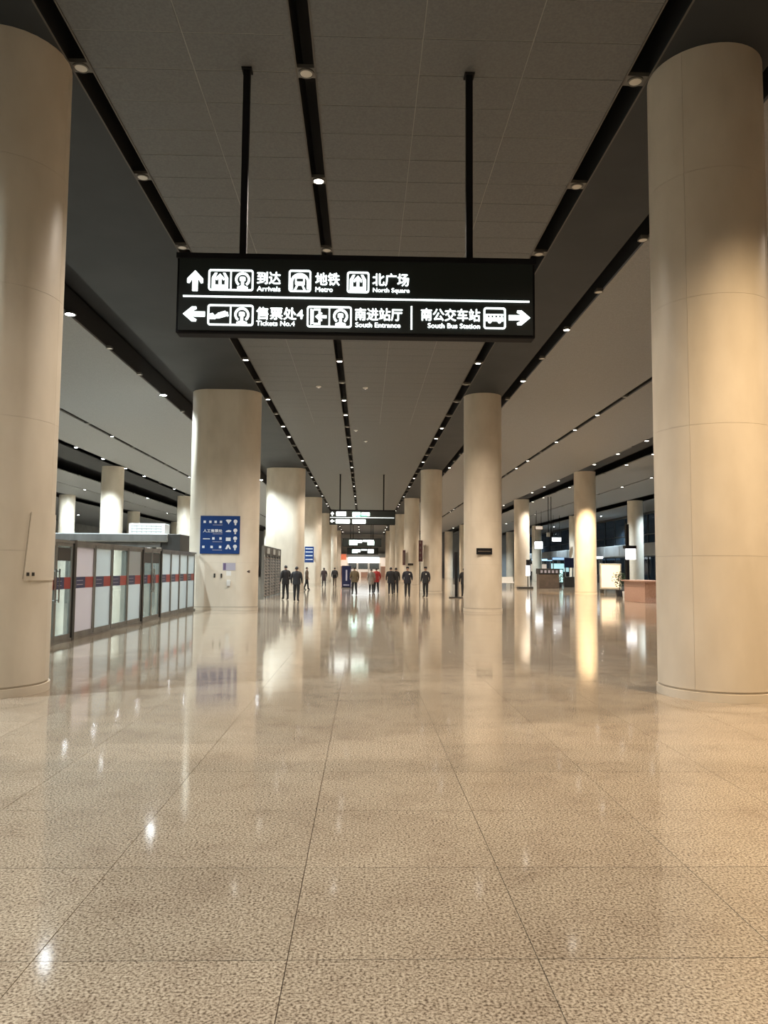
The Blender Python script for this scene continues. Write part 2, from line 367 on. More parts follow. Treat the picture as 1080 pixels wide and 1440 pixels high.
def fit_downlights(limit=270):
    """the nearest ones are things; the specks deep in the hall are joined"""
    FIX.sort(key=lambda f: (f[0], f[1]))
    far_v = {'plate': MB(), 'lens_on': MB(), 'lens_cool': MB(), 'lens_off': MB()}; lamps = []; nv = 0
    for vis, y, x, wd, lens, lab, group, big, bm in FIX:
        nv += vis
        if not vis or nv <= limit:
            o = downlight(x, y, wd, lens, lab, group, big)
            for a in bm: spot(o, *a)
        else:
            far_v['plate'].box(x-wd/2, x+wd/2, y-0.15, y+0.15, CZ-0.004, CZ+0.05)
            r = 0.085*big
            far_v[lens].lathe([(r, CZ-0.012), (r*0.98, CZ-0.022)], 10, x, y)
            lamps += [(x, y, a) for a in bm]
    root = tag(link('distant_downlights', None), 'rows of tiny downlights deep in the far hall ceiling', 'downlight', None, 'stuff')
    for k, q in far_v.items():
        if q.v: q.build('lens' if k != 'plate' else 'mount_plate', M[k], root)
    for x, y, a in lamps:
        l = spot(root, *a); l.location = (x, y, CZ-0.10)
P = 2.96
ys = [4.27+P*k for k in range(0, 50)]
far = set(range(20, 50, 3))
row(XL, ys, 0.27, 'the left aisle slot', 'downlights in the left aisle slot', {7,9,11,12,15,18}|far, power=620, angle=135, beams={12,20,27,34,41,47}, extra={0:(330, SOFT, 130)})
row(XC, ys, 0.26, 'the centre aisle slot', 'downlights in the centre aisle slot', {7,9,10,13,16}|far, power=950, angle=135, beams={7,10,13,16,20,23,26,29,32,35,38,41,44,47}, extra={0:(380, SOFT, 130), 3:(1250, SOFT, 135)})
row(XR, ys, 0.32, 'the right aisle slot', 'downlights in the right aisle slot', {7,11,12,15,18}|far, power=620, angle=135, col=WARM, beams={7,12,18,20,27,34,41,47}, extra={0:(420, WARM, 130)})
ysL = [14.14+3.25*k for k in range(-6, 40)]
row(-8.04, ysL, 0.16, 'the dark gap left of the left columns', 'downlights along the left dark gap', {4,8,11,14,17,20,23,26,29,32,35,38}, 'lens_cool', 1.5, 2300, COOL, 132, {0,4,8,11,14,17,20,23,26,29,33,37})
ysR = [0.3+3.0*k for k in range(0, 48)]
row(5.72, ysR, 0.16, 'the dark gap right of the right columns', 'downlights along the right dark gap', {7,9,13,17,21,25}, 'lens_on', 1.0, 700, WARM, 130, {7,13,21,28,35,42}, {2:(2100, AMBER, 108, 0.9)})
ysS = [8.0+3.6*k for k in range(0, 39)]
row(SLX_R1, ysS, 0.24, 'the thin slot over the right bay', 'downlights in the right side slot', {4,7,9,11,12,14,18,22}, 'lens_on', 1.0, 1700, WARM, 135, {1,4,8,11,15,19,23,27,31,35})
row(SLX_L1, ysS, 0.24, 'the thin slot over the left bay', 'downlights in the left side slot', {1,14}, 'lens_cool', 0.9, 2200, COOL, 140, {1,5,9,14,19,24,29,34})
ysE = [30.5+4.6*k for k in range(0, 26)]
row(-16.62, ysE, 0.2, 'the near edge of the second left band', 'downlights on the near edge of the second left band', {3,5,6,8,10,11,14}, 'lens_cool', 1.2, 2200, COOL, 140, {3,6,10,14,19,23}, {4:(2600, COOL, 60, 0.9, (-17.3, 52.3, 3.5)), 8:(2600, COOL, 60, 0.9, (-17.3, 73.8, 3.5))})
row(-21.5, ysE, 0.2, 'the far edge of the second left band', 'downlights on the far edge of the second left band', {5,8,10,13}, 'lens_cool', 1.2, 2200, COOL, 140, {2,5,8,13,18})
row(14.85, ysE, 0.2, 'the near edge of the second right band', 'downlights on the near edge of the second right band', {2,3,4,6,8,11}, 'lens_on', 1.2, 1300, WARM, 130, {0,7,11,16,21}, {4:(5200, AMBER, 54, 0.9, (15.35, 52.3, 2.0))})
row(16.95, ysE, 0.2, 'the far edge of the second right band', 'downlights on the far edge of the second right band', {3,4,7,10}, 'lens_on', 1.2, 1300, SOFT, 135, {2,9,14})
row(21.1, [30+6.4*k for k in range(0, 19)], 0.2, 'the thin slot over the outer right bay', 'downlights in the outer right slot', {4,5,7}, 'lens_on', 1.2, 2200, COOL, 140, {1,4,7,10,13,16})
row(-24.92, [40+9.6*k for k in range(0, 12)], 0.15, 'the thin slot over the outer left bay', 'downlights in the outer left slot', {2,4}, 'lens_cool', 1.2, 2600, COOL, 140, {0,2,4,6,9}, {3:(3500, COOL, 70, 0.9, (-28.6, 74.0, 4.0))})
row(29.9, [60+12.0*k for k in range(0, 8)], 0.2, 'the ceiling strip by the right windows', 'downlights by the right windows', {1,3,5}, 'lens_cool', 1.2, 2400, (0.66,0.85,1.0), 140, {1,3,5,7})
row(-38.0, [55+16.0*k for k in range(0, 6)], 0.2, 'the outermost left ceiling', 'downlights in the outermost left ceiling', {1,3,5}, 'lens_cool', 1.2, 3000, COOL, 140, {0,1,3,5})
fit_downlights()

# ------------------------------------------------------------------ columns
RAD = 0.74; PL = 0.595; ROWS = 5; ZB = 0.13; RH = (CZ-ZB)/ROWS
def outline(r, a, n=16):
    pts = []
    for i in range(n+1): t = -PI/2+PI*i/n; pts.append((a+r*math.cos(t), r*math.sin(t)))
    for i in range(n+1): t = PI/2+PI*i/n; pts.append((-a+r*math.cos(t), r*math.sin(t)))
    if a == 0: pts = [(r*math.cos(2*PI*i/48), r*math.sin(2*PI*i/48)) for i in range(48)]
    return pts
def extr(pts, z0, z1):
    n = len(pts); m = MB()
    m.add([(x,y,z0) for x,y in pts]+[(x,y,z1) for x,y in pts], [(i,(i+1)%n,n+(i+1)%n,n+i) for i in range(n)]+[tuple(range(n-1,-1,-1)),tuple(range(n,2*n))]); return m
def arcpts(cx, r, t0, t1, n): return [(cx+r*math.cos(t0+(t1-t0)*i/n), r*math.sin(t0+(t1-t0)*i/n)) for i in range(n+1)]
TH = 0.006
G = 0.0015
def pieces(a):
    g = G/RAD; out = []
    if a == 0:
        for k in range(4): t0 = -PI/2+k*PI/2+PI/4; out.append((arcpts(0,RAD,t0+g,t0+PI/2-g,12), arcpts(0,RAD-TH,t0+g,t0+PI/2-g,12)))
    else:
        for s in (-1,1):
            y = s*RAD; yi = s*(RAD-TH)
            for x0,x1 in ((-a+G,-G),(G,a-G)): out.append(([(x0,y),(x1,y)],[(x0,yi),(x1,yi)]))
        for cx, tt in ((a,-PI/2),(-a,PI/2)):
            for k in range(2): t0 = tt+k*PI/2; out.append((arcpts(cx,RAD,t0+g,t0+PI/2-g,8), arcpts(cx,RAD-TH,t0+g,t0+PI/2-g,8)))
    return out
CM = {}
for a in (0, PL):
    CM[a] = dict(pan=[MB().shell(o, i, G, RH-G).mesh('cladding_panel', M['stone'], True) for o, i in pieces(a)],
                 core=extr(outline(RAD-TH-0.002, a), 0.1, CZ).mesh('core', M['joint'], True),
                 plinth=extr(outline(RAD+0.018, a), 0, 0.105).mesh('plinth', M['stone'], True))
    m = MB()
    for k in range(ROWS):
        e = extr(outline(RAD, a), ZB+k*RH+G, ZB+(k+1)*RH-G); m.add(e.v, e.f)
    CM[a]['shaft'] = m.mesh('shaft', M['stone'], True)
def column(x, y, a, label, group, detail):
    t = thing('stone_column', label, 'column', (x,y,0), 0, group); t['kind'] = 'structure'
    link('plinth', CM[a]['plinth'], t); link('core', CM[a]['core'], t)
    if detail:
        for k in range(ROWS):
            for p in CM[a]['pan']: link('cladding_panel', p, t, (0,0,ZB+k*RH))
    else: link('shaft', CM[a]['shaft'], t)
    return t
CYS = [10.1, 30.0, 53.0, 74.5, 96.0, 117.5, 139.0]
LN = ['nearest, cut by the left photo edge', 'second, carrying the blue sign', 'third, behind the dark louvred screens', 'fourth, with the small blue sign', 'fifth', 'sixth', 'seventh']
for k, y in enumerate(CYS):
    column(-5.415, y, PL, 'wide rounded beige stone column left of the aisle, '+LN[k], 'left aisle columns', k < 3)
LN = ['nearest, the large one at the right edge', 'second, with a black plaque', 'third, behind the two guards', 'fourth', 'fifth', 'sixth', 'seventh']
for k, y in enumerate(CYS):
    column(4.66, y, 0, 'round beige stone column right of the aisle, '+LN[k], 'right aisle columns', k < 3)
for k, y in enumerate(CYS[1:]):
    column(15.4, y, 0, 'round stone column in the second row right of the aisle, '+['nearest','second, brightly lit','third','fourth','fifth','sixth'][k], 'second right column row', k < 2)
    if k: column(26.6, y, 0, 'round stone column in the third row right of the aisle, '+ORD[k-1]+' one', 'third right column row', False)
    if k: column(-17.3, y, 0, 'round pale column in the second row left of the aisle, '+ORD[k-1]+' one', 'second left column row', False)
    if k: column(-28.6, y, 0, 'round pale column in the far left row, '+ORD[k-1]+' one', 'far left column row', False)

# ------------------------------------------------------------------ hanging signs
def text_into(mb, body, x0, z0, x1, z1, y0, y1, bold=0.0):
    c = bpy.data.curves.new('t', 'FONT'); c.body = body; c.size = 1; c.resolution_u = 3; c.fill_mode = 'FRONT'
    o = bpy.data.objects.new('t', c); COL.objects.link(o)
    dg = bpy.context.evaluated_depsgraph_get(); me = bpy.data.meshes.new_from_object(o.evaluated_get(dg))
    xs = [v.co.x for v in me.vertices]; zs = [v.co.y for v in me.vertices]
    ax, bx, az, bz = min(xs), max(xs), min(zs), max(zs)
    fx = (x1-x0)/(bx-ax); fz = (z1-z0)/(bz-az)
    for k, (dx, dz) in enumerate(((0,0),(-bold,0),(bold,0),(0,bold),(0,-bold)) if bold else ((0,0),)):
        mb.add([(x0+(v.co.x-ax)*fx+dx, y0-0.0003*k, z0+(v.co.y-az)*fz+dz) for v in me.vertices], [tuple(p.vertices) for p in me.polygons])
    bpy.data.objects.remove(o); bpy.data.curves.remove(c); bpy.data.meshes.remove(me)
    return mb
def rrect(x0, z0, x1, z1, r, n=4):
    pts = []
    for cx, cz, t in ((x1-r,z0+r,-PI/2),(x1-r,z1-r,0),(x0+r,z1-r,PI/2),(x0+r,z0+r,PI)):
        for i in range(n+1): a = t+PI/2*i/n; pts.append((cx+r*math.cos(a), cz+r*math.sin(a)))
    return pts
def ringp(mb, out, inn, y0, y1):
    n = len(out)
    vs = [(x,y0,z) for x,z in out]+[(x,y0,z) for x,z in inn]+[(x,y1,z) for x,z in out]+[(x,y1,z) for x,z in inn]
    fs = []
    for i in range(n):
        j = (i+1)%n; fs += [(i,j,n+j,n+i),(2*n+i,3*n+i,3*n+j,2*n+j),(i,2*n+i,2*n+j,j),(n+i,n+j,3*n+j,3*n+i)]
    return mb.add(vs, fs)
def arrow(mb, cx, cz, L, W, ang, y0, y1):
    """arrow pointing up, turned by ang"""
    sh = W*0.17
    p = [(-sh,-L/2),(sh,-L/2),(sh,L*0.12),(W*0.36,-L*0.12),(W*0.5,-L*0.10),(W*0.5,L*0.10),(0,L/2),(-W*0.5,L*0.10),(-W*0.5,-L*0.10),(-W*0.36,-L*0.12),(-sh,L*0.12)]
    c, s = math.cos(ang), math.sin(ang)
    return mb.prism([(cx+x*c-z*s, cz+x*s+z*c) for x,z in p], y0, y1)
YF, YB = -0.014, 0.0           # lettering stands just proud of the face
def frame(mb, x0, z0, x1, z1, divide):
    t = 0.022
    ringp(mb, rrect(x0,z0,x1,z1,0.035), rrect(x0+t,z0+t,x1-t,z1-t,0.018), YF, YB)
    if divide: xm = (x0+x1)/2; mb.box(xm-0.009, xm+0.009, YF, YB, z0+t, z1-t)
def icon_arrivals(mb, x0, z0, s):
    # a roofed U with an arrow rising inside
    P_ = lambda u, v: (x0+u*s, z0+v*s)
    for q in ([(0.10,0.08),(0.90,0.08),(0.90,0.26),(0.10,0.26)], [(0.10,0.26),(0.26,0.26),(0.26,0.62),(0.10,0.62)], [(0.74,0.26),(0.90,0.26),(0.90,0.62),(0.74,0.62)],
              [(0.10,0.62),(0.26,0.62),(0.36,0.86),(0.24,0.86)], [(0.74,0.62),(0.90,0.62),(0.76,0.86),(0.64,0.86)]):
        mb.prism([P_(*k) for k in q], YF, YB)
    c = P_(0.5, 0.56); arrow(mb, c[0], c[1], 0.52*s, 0.40*s, 0, YF, YB)
def icon_rail(mb, x0, z0, s):
    # open ring over a rail section
    cx, cz = x0+0.5*s, z0+0.54*s; n = 20
    def arc(r): return [(cx+r*math.cos(-PI*0.30+PI*1.6*i/n), cz+r*math.sin(-PI*0.30+PI*1.6*i/n)) for i in range(n+1)]
    o, i_ = arc(0.37*s), arc(0.26*s)
    for k in range(n): mb.prism([o[k], o[k+1], i_[k+1], i_[k]], YF, YB)
    for q in ([(0.24,0.08),(0.76,0.08),(0.76,0.16),(0.60,0.22),(0.40,0.22),(0.24,0.16)], [(0.43,0.22),(0.57,0.22),(0.57,0.48),(0.43,0.48)], [(0.36,0.48),(0.64,0.48),(0.64,0.64),(0.58,0.68),(0.42,0.68),(0.36,0.64)]):
        mb.prism([(x0+u*s, z0+v*s) for u,v in q], YF, YB)
def icon_metro(mb, x0, z0, s):
    P_ = lambda u, v: (x0+u*s, z0+v*s)
    cx, cz = P_(0.5, 0.46); n = 16
    def arc(r): return [(cx+r*math.cos(PI*i/n), cz+r*0.95*math.sin(PI*i/n)) for i in range(n+1)]
    o, i_ = arc(0.44*s), arc(0.33*s)
    for k in range(n): mb.prism([o[k], o[k+1], i_[k+1], i_[k]], YF, YB)
    ringp(mb, rrect(*P_(0.27,0.28), *P_(0.73,0.74), 0.08*s), rrect(*P_(0.34,0.46), *P_(0.66,0.63), 0.03*s), YF, YB)
    for q in ([(0.06,0.10),(0.17,0.10),(0.17,0.46),(0.06,0.46)], [(0.83,0.10),(0.94,0.10),(0.94,0.46),(0.83,0.46)], [(0.22,0.06),(0.32,0.06),(0.42,0.28),(0.33,0.28)], [(0.68,0.06),(0.78,0.06),(0.67,0.28),(0.58,0.28)]):
        mb.prism([P_(*k) for k in q], YF, YB)
def icon_tickets(mb, x0, z0, s):
    P_ = lambda u, v: (x0+u*s, z0+v*s)
    for q in ([(0.04,0.30),(0.30,0.30),(0.46,0.44),(0.40,0.54),(0.28,0.48),(0.18,0.60),(0.04,0.56)], [(0.48,0.34),(0.86,0.46),(0.80,0.72),(0.42,0.60)], [(0.88,0.44),(0.96,0.46),(0.92,0.66),(0.84,0.66)], [(0.40,0.34),(0.47,0.34),(0.42,0.56),(0.36,0.54)]):
        mb.prism([P_(*k) for k in q], YF, YB)
def icon_enter(mb, x0, z0, s):
    P_ = lambda u, v: (x0+u*s, z0+v*s)
    for q in ([(0.12,0.10),(0.28,0.16),(0.28,0.84),(0.12,0.90)], [(0.28,0.10),(0.62,0.10),(0.62,0.30),(0.52,0.30),(0.52,0.18),(0.28,0.18)], [(0.28,0.82),(0.52,0.82),(0.52,0.70),(0.62,0.70),(0.62,0.90),(0.28,0.90)]):
        mb.prism([P_(*k) for k in q], YF, YB)
    c = P_(0.64, 0.5); arrow(mb, c[0], c[1], 0.56*s, 0.42*s, PI/2, YF, YB)
def icon_bus(mb, x0, z0, s):
    P_ = lambda u, v: (x0+u*s, z0+v*s)
    mb.prism([P_(*k) for k in ((0.07,0.36),(0.93,0.36),(0.93,0.54),(0.07,0.54))], YF, YB)
    mb.prism([P_(*k) for k in ((0.07,0.66),(0.93,0.66),(0.93,0.72),(0.07,0.72))], YF, YB)
    for u in (0.07,0.25,0.44,0.63,0.81): mb.prism([P_(*k) for k in ((u,0.54),(u+0.09,0.54),(u+0.09,0.66),(u,0.66))], YF, YB)
    for u in (0.26,0.74):
        c = P_(u,0.34); mb.prism([(c[0]+0.085*s*math.cos(2*PI*i/12), c[1]+0.085*s*math.sin(2*PI*i/12)) for i in range(12)], YF, YB)
SY = 10.07
def sign_body(label, y, x0, x1, z0, z1, poles, dep=0.22):
    t = thing('hanging_sign', label, 'sign', (0, y, 0), 0, 'overhead direction signs')
    MB().bbox(x0, x1, 0.02, dep, z0, z1, 0.012).build('housing', M['blackmetal'], t)
    MB().box(x0+0.03, x1-0.03, 0.0, 0.02, z0+0.04, z1-0.05).build('face', M['signface'], t)
    MB().box(x0-0.01, x1+0.01, -0.02, dep+0.02, z1-0.05, z1+0.02).build('top_cap', M['blackmetal'], t)
    for px in poles:
        MB().box(px-0.045, px+0.045, 0.05, 0.14, z1+0.02, CZ-0.02).box(px-0.07, px+0.07, 0.02, 0.17, CZ-0.02, CZ+0.005).build('hanger_pole', M['blackmetal'], t)
    return t
sg = sign_body('large black overhead sign with white Chinese and English directions, hanging nearest', SY, -2.53, 2.28, 4.71, 5.78, (-1.67, 1.40))
def part(name, fn, m='signlit', parent=None):
    b_ = MB(); fn(b_); return b_.build(name, M[m], parent)
part('arrow_up', lambda q: arrow(q, -2.285, 5.42, 0.28, 0.21, 0, YF, YB), parent=sg)
part('arrow_left', lambda q: arrow(q, -2.29, 4.965, 0.29, 0.20, PI/2, YF, YB), parent=sg)
part('arrow_right', lambda q: arrow(q, 2.065, 4.985, 0.29, 0.20, -PI/2, YF, YB), parent=sg)
part('rule', lambda q: q.box(-2.44, 2.20, YF, YB, 5.198, 5.218), parent=sg)
part('divider', lambda q: q.box(0.60, 0.62, YF, YB, 4.80, 5.12), parent=sg)
part('arrivals_pictogram', lambda q: (frame(q,-2.11,5.29,-1.51,5.58,True), icon_arrivals(q,-2.09,5.30,0.27), icon_rail(q,-1.79,5.30,0.27)), parent=sg)
part('metro_pictogram', lambda q: (frame(q,-1.04,5.29,-0.74,5.59,False), icon_metro(q,-1.03,5.30,0.28)), parent=sg)
part('square_pictogram', lambda q: (frame(q,-0.26,5.29,0.04,5.58,False), icon_arrivals(q,-0.25,5.30,0.275)), parent=sg)
part('tickets_pictogram', lambda q: (frame(q,-2.11,4.815,-1.50,5.10,True), icon_tickets(q,-2.09,4.82,0.27), icon_rail(q,-1.79,4.82,0.27)), parent=sg)
part('entrance_pictogram', lambda q: (frame(q,-0.79,4.81,-0.19,5.10,True), icon_enter(q,-0.775,4.82,0.27), icon_rail(q,-0.475,4.82,0.27)), parent=sg)
part('bus_pictogram', lambda q: (frame(q,1.58,4.825,1.88,5.12,False), icon_bus(q,1.595,4.835,0.27)), parent=sg)
for body, x0, z0, x1, z1, bold in (('到达',-1.46,5.39,-1.15,5.555,0.0045),('Arrivals',-1.46,5.29,-1.15,5.355,0.0025),('地铁',-0.68,5.385,-0.36,5.555,0.0045),('Metro',-0.68,5.295,-0.45,5.36,0.0025),
        ('北广场',0.085,5.39,0.57,5.56,0.0045),('North Square',0.09,5.285,0.58,5.36,0.0025),('售票处4',-1.46,4.905,-0.84,5.07,0.0045),('Tickets No.4',-1.46,4.82,-0.95,4.885,0.0025),
        ('南进站厅',-0.145,4.915,0.485,5.08,0.0045),('South Entrance',-0.14,4.82,0.46,4.885,0.0025),('南公交车站',0.74,4.925,1.53,5.09,0.0045),('South Bus Station',0.83,4.825,1.53,4.89,0.0025)):
    part('lettering', lambda q: text_into(q, body, x0, z0, x1, z1, -0.012, 0, bold), parent=sg)
def plates(mb, lst):
    for x0,z0,x1,z1 in lst: mb.prism(rrect(x0,z0,x1,z1,min(0.05,(z1-z0)*0.3)), YF, YB)
s2 = sign_body('second overhead sign, black with lit white plates on its left half', 55.6, -2.50, 2.26, 4.78, 5.84, (-1.75, 1.42))
part('arrow', lambda q: arrow(q,-2.3,5.56,0.3,0.22,0,YF,YB), parent=s2); part('arrow', lambda q: arrow(q,-2.3,5.03,0.3,0.22,PI/2,YF,YB), parent=s2)
part('rule', lambda q: q.box(-2.45,2.18,YF,YB,5.28,5.31), parent=s2)
for p_ in [(-2.02,5.40,-1.30,5.72),(-2.05,4.86,-1.02,5.17),(-0.85,4.86,0.12,5.17)]: part('lit_plate', lambda q: plates(q, [p_]), 'signlit', s2)
for p_ in [(-0.85,5.36,-0.25,5.70),(-0.2,5.40,0.42,5.68)]: part('green_plate', lambda q: plates(q, [p_]), 'signlitgreen', s2)
for p_ in [(-0.6,5.33,0.25,5.50)]: part('green_print', lambda q: plates(q, [p_]), 'signdim', s2)
s3 = sign_body('third overhead sign, smaller with greenish lit plates', 92.0, -2.55, 2.1, 4.25, 5.2, (-1.6, 1.1))
for p_ in [(-1.35,4.70,-0.2,5.02),(0.9,4.50,1.0,5.02),(-0.1,4.82,1.2,5.05)]: part('lit_plate', lambda q: plates(q, [p_]), 'signlit', s3)
for p_ in [(-1.75,4.42,-0.75,5.03),(0.45,4.42,1.25,4.9)]: part('green_plate', lambda q: plates(q, [p_]), 'signlitgreen', s3)
s4 = sign_body('fourth overhead sign, smallest one deep in the aisle', 116.0, -2.5, 2.2, 3.75, 4.75, (-1.6, 1.1))
for p_ in [(-1.5,4.1,-0.5,4.5),(-0.4,4.35,0.5,4.55),(0.6,3.95,1.5,4.55)]: part('lit_plate', lambda q: plates(q, [p_]), 'signlit', s4)
for p_ in [(-1.75,3.95,-0.9,4.5)]: part('green_plate', lambda q: plates(q, [p_]), 'signlitgreen', s4)

# ------------------------------------------------------------------ signs and notices on columns
YC = 30.0-RAD
bs = thing('blue_direction_sign', 'square blue sign with white symbols on the second left column', 'sign', (0, YC, 0), 0)
MB().bbox(-6.19, -4.70, -0.04, 0.0, 2.12, 3.56, 0.006).build('sign_plate', M['bluesign'], bs)
def row_blocks(q, z, xs, s):
    for x in xs: MB().box(x-s/2, x+s/2, -0.046, -0.04, z-s/2, z+s/2).build('glyph', M['signwhite'], bs)
for i, z in enumerate((3.33, 2.99, 2.69, 2.38)):
    q = MB()
    q.prism([(-4.87+0.075*math.cos(2*PI*k/14), z+0.02+0.075*math.sin(2*PI*k/14)) for k in range(14)], -0.047, -0.04); q.box(-4.90,-4.84,-0.047,-0.04,z-0.12,z-0.03)
    q.build('symbol', M['signwhite'], bs)
    q = MB()
    if i == 0: q.prism([(-5.24,z+0.06),(-5.16,z-0.03),(-5.13,z-0.09),(-5.10,z-0.03),(-5.02,z+0.06),(-5.06,z+0.09),(-5.20,z+0.09)], -0.047, -0.04)
    elif i == 1: q.prism([(-5.24,z-0.04),(-5.04,z-0.04),(-5.02,z+0.01),(-5.12,z+0.04),(-5.22,z)], -0.047, -0.04)
    elif i == 2: q.box(-5.22,-5.04,-0.047,-0.04,z-0.08,z+0.05)
    else: q.prism([(-5.24,z-0.08),(-5.16,z-0.08),(-5.12,z+0.0),(-5.08,z-0.08),(-5.02,z-0.08),(-5.10,z+0.09),(-5.16,z+0.09)], -0.047, -0.04)
    q.build('symbol', M['signwhite'], bs)
    q = MB()
    if i == 1: text_into(q, '人工售票处', -6.08, z-0.06, -5.36, z+0.06, -0.046, -0.04, 0.004)
    elif i == 0: row_blocks(q, z, (-6.03,-5.82,-5.62,-5.42), 0.09)
    elif i == 2: q.box(-6.08,-5.82,-0.046,-0.04,z-0.02,z+0.01); row_blocks(q, z+0.01, (-5.69,-5.42), 0.09)
    else: row_blocks(q, z, (-6.06,-5.75,-5.43), 0.09)
    if q.v: q.build('lettering', M['signwhite'], bs)
    MB().box(-5.72,-5.36,-0.045,-0.04,z-0.125,z-0.105).build('small_print', M['lilac'], bs)
nt = thing('wall_notice', 'small lilac notice under the blue sign on the column', 'notice', (0, YC, 0))
MB().box(-5.32,-4.84,-0.012,0,1.50,1.78).build('board', M['lilac'], nt); MB().box(-5.30,-5.20,-0.015,-0.012,1.51,1.77).build('print', M['purple'], nt)
MB().box(-5.18,-5.0,-0.008,0,1.30,1.48).build('paper_sheet', M['paper'], nt)
ph = thing('wall_phone', 'white wall box below the lilac notice on the column', 'phone box', (0, YC, 0))
MB().bbox(-5.15,-5.02,-0.06,0,0.90,1.14,0.01).build('body', M['white'], ph); MB().bbox(-5.13,-5.09,-0.085,-0.06,0.92,1.12,0.008).build('handset', M['white'], ph)
hd = thing('hatch_handles', 'pair of dark hatch handles beside the small wall box on the column', 'handle', (0, YC, 0))
for x in (-5.62,-5.36): MB().bbox(x-0.03,x+0.03,-0.03,0,1.22,1.38,0.008).build('handle', M['darksteel'], hd)
so = thing('wall_socket', 'small brown socket on the rounded side of the blue-sign column', 'socket', (-4.42, 30.0-0.56, 1.46), math.radians(28))
MB().bbox(-0.09,0.09,-0.05,0,-0.05,0.05,0.01).build('cover', M['brown'], so); MB().box(-0.03,0.03,-0.055,-0.05,-0.02,0.02).build('slot', M['blackmetal'], so)
b2 = thing('blue_direction_sign', 'small narrow blue sign on the fourth left column', 'sign', (0, 72.6, 0))
MB().bbox(-5.55,-4.70,-0.03,0.0,2.15,3.65,0.008).build('sign_plate', M['bluesign'], b2)
MB().box(-4.95,-4.85,0.0,1.2,2.75,2.95).build('bracket', M['darksteel'], b2)
for z in (2.45,2.8,3.15,3.45): MB().box(-5.47,-4.80,-0.036,-0.03,z-0.05,z+0.03).build('lettering', M['signwhite'], b2)
pq = thing('wall_plaque', 'small black rectangular plaque on the second right column', 'plaque', (4.60, YC, 2.30))
MB().bbox(-0.30,0.30,-0.05,-0.01,-0.12,0.12,0.005).build('plate', M['blackmetal'], pq); MB().box(-0.10,0.10,-0.01,0.0,-0.06,0.06).build('backing', M['darksteel'], pq)
MB().box(-0.24,0.24,-0.054,-0.05,-0.02,0.02).build('print', M['brown'], pq)
bn = thing('vertical_banner', 'narrow dark red vertical banner on the third right column', 'banner', (3.90, 53-0.62, 2.84), math.radians(-42))
MB().bbox(-0.15,0.15,-0.06,0,-0.72,0.72,0.006).build('board', M['maroon'], bn)
for k in range(4): MB().box(-0.07,0.07,-0.065,-0.06,-0.55+0.35*k,-0.40+0.35*k).build('print', M['brown'], bn)
bn = thing('vertical_banner', 'narrow dark vertical banner on the fourth right column', 'banner', (3.90, 74.5-0.62, 2.7), math.radians(-42))
MB().bbox(-0.15,0.15,-0.06,0,-0.72,0.72,0.006).build('board', M['maroon'], bn); MB().box(-0.06,0.06,-0.065,-0.06,-0.5,0.5).build('print', M['brown'], bn)
pq = thing('wall_plaque', 'small dark plaque on the fourth right column', 'plaque', (4.5, 74.5-RAD, 2.05))
MB().bbox(-0.26,0.26,-0.05,0.03,-0.10,0.10,0.005).build('plate', M['blackmetal'], pq); MB().box(-0.2,0.2,-0.054,-0.05,-0.02,0.02).build('print', M['brown'], pq)
# access cover on the nearest left column
cx, cy = -5.415+PL, 10.1
def arcband(r0, r1, t0a, t1a, t0b, t1b, z0, z1, n=8):
    m = MB(); vs = []
    for r in (r0, r1):
        for z, ta, tb in ((z0,t0a,t1a),(z1,t0b,t1b)):
            for i in range(n+1): t = ta+(tb-ta)*i/n; vs.append((r*math.cos(t), r*math.sin(t), z))
    k = n+1; fs = []
    for i in range(n): fs += [(i,i+1,k+i+1,k+i),(2*k+i+1,2*k+i,3*k+i,3*k+i+1),(i,2*k+i,2*k+i+1,i+1),(k+i,k+i+1,3*k+i+1,3*k+i)]
    fs += [(0,k,3*k,2*k),(n,2*k+n,3*k+n,k+n)]
    return m.add(vs, fs)
ac = thing('access_cover', 'slanted stone-coloured cover on the side of the nearest left column', 'cover', (cx, cy, 0))
arcband(RAD, RAD+0.012, -0.62,0.45, -0.52,0.45, 1.42, 2.28).build('plate', M['stone'], ac, True)
arcband(RAD+0.001, RAD+0.006, -0.635,-0.62, -0.535,-0.52, 1.44, 2.27, 2).build('shadow_gap', M['joint'], ac)
for t in (-0.55,-0.45): MB().box(-0.016,0.016,-0.010,0.004,-0.022,0.022).build('socket', M['darksteel'], ac, False, ((RAD+0.014)*math.cos(t),(RAD+0.014)*math.sin(t),1.50), t+PI/2)

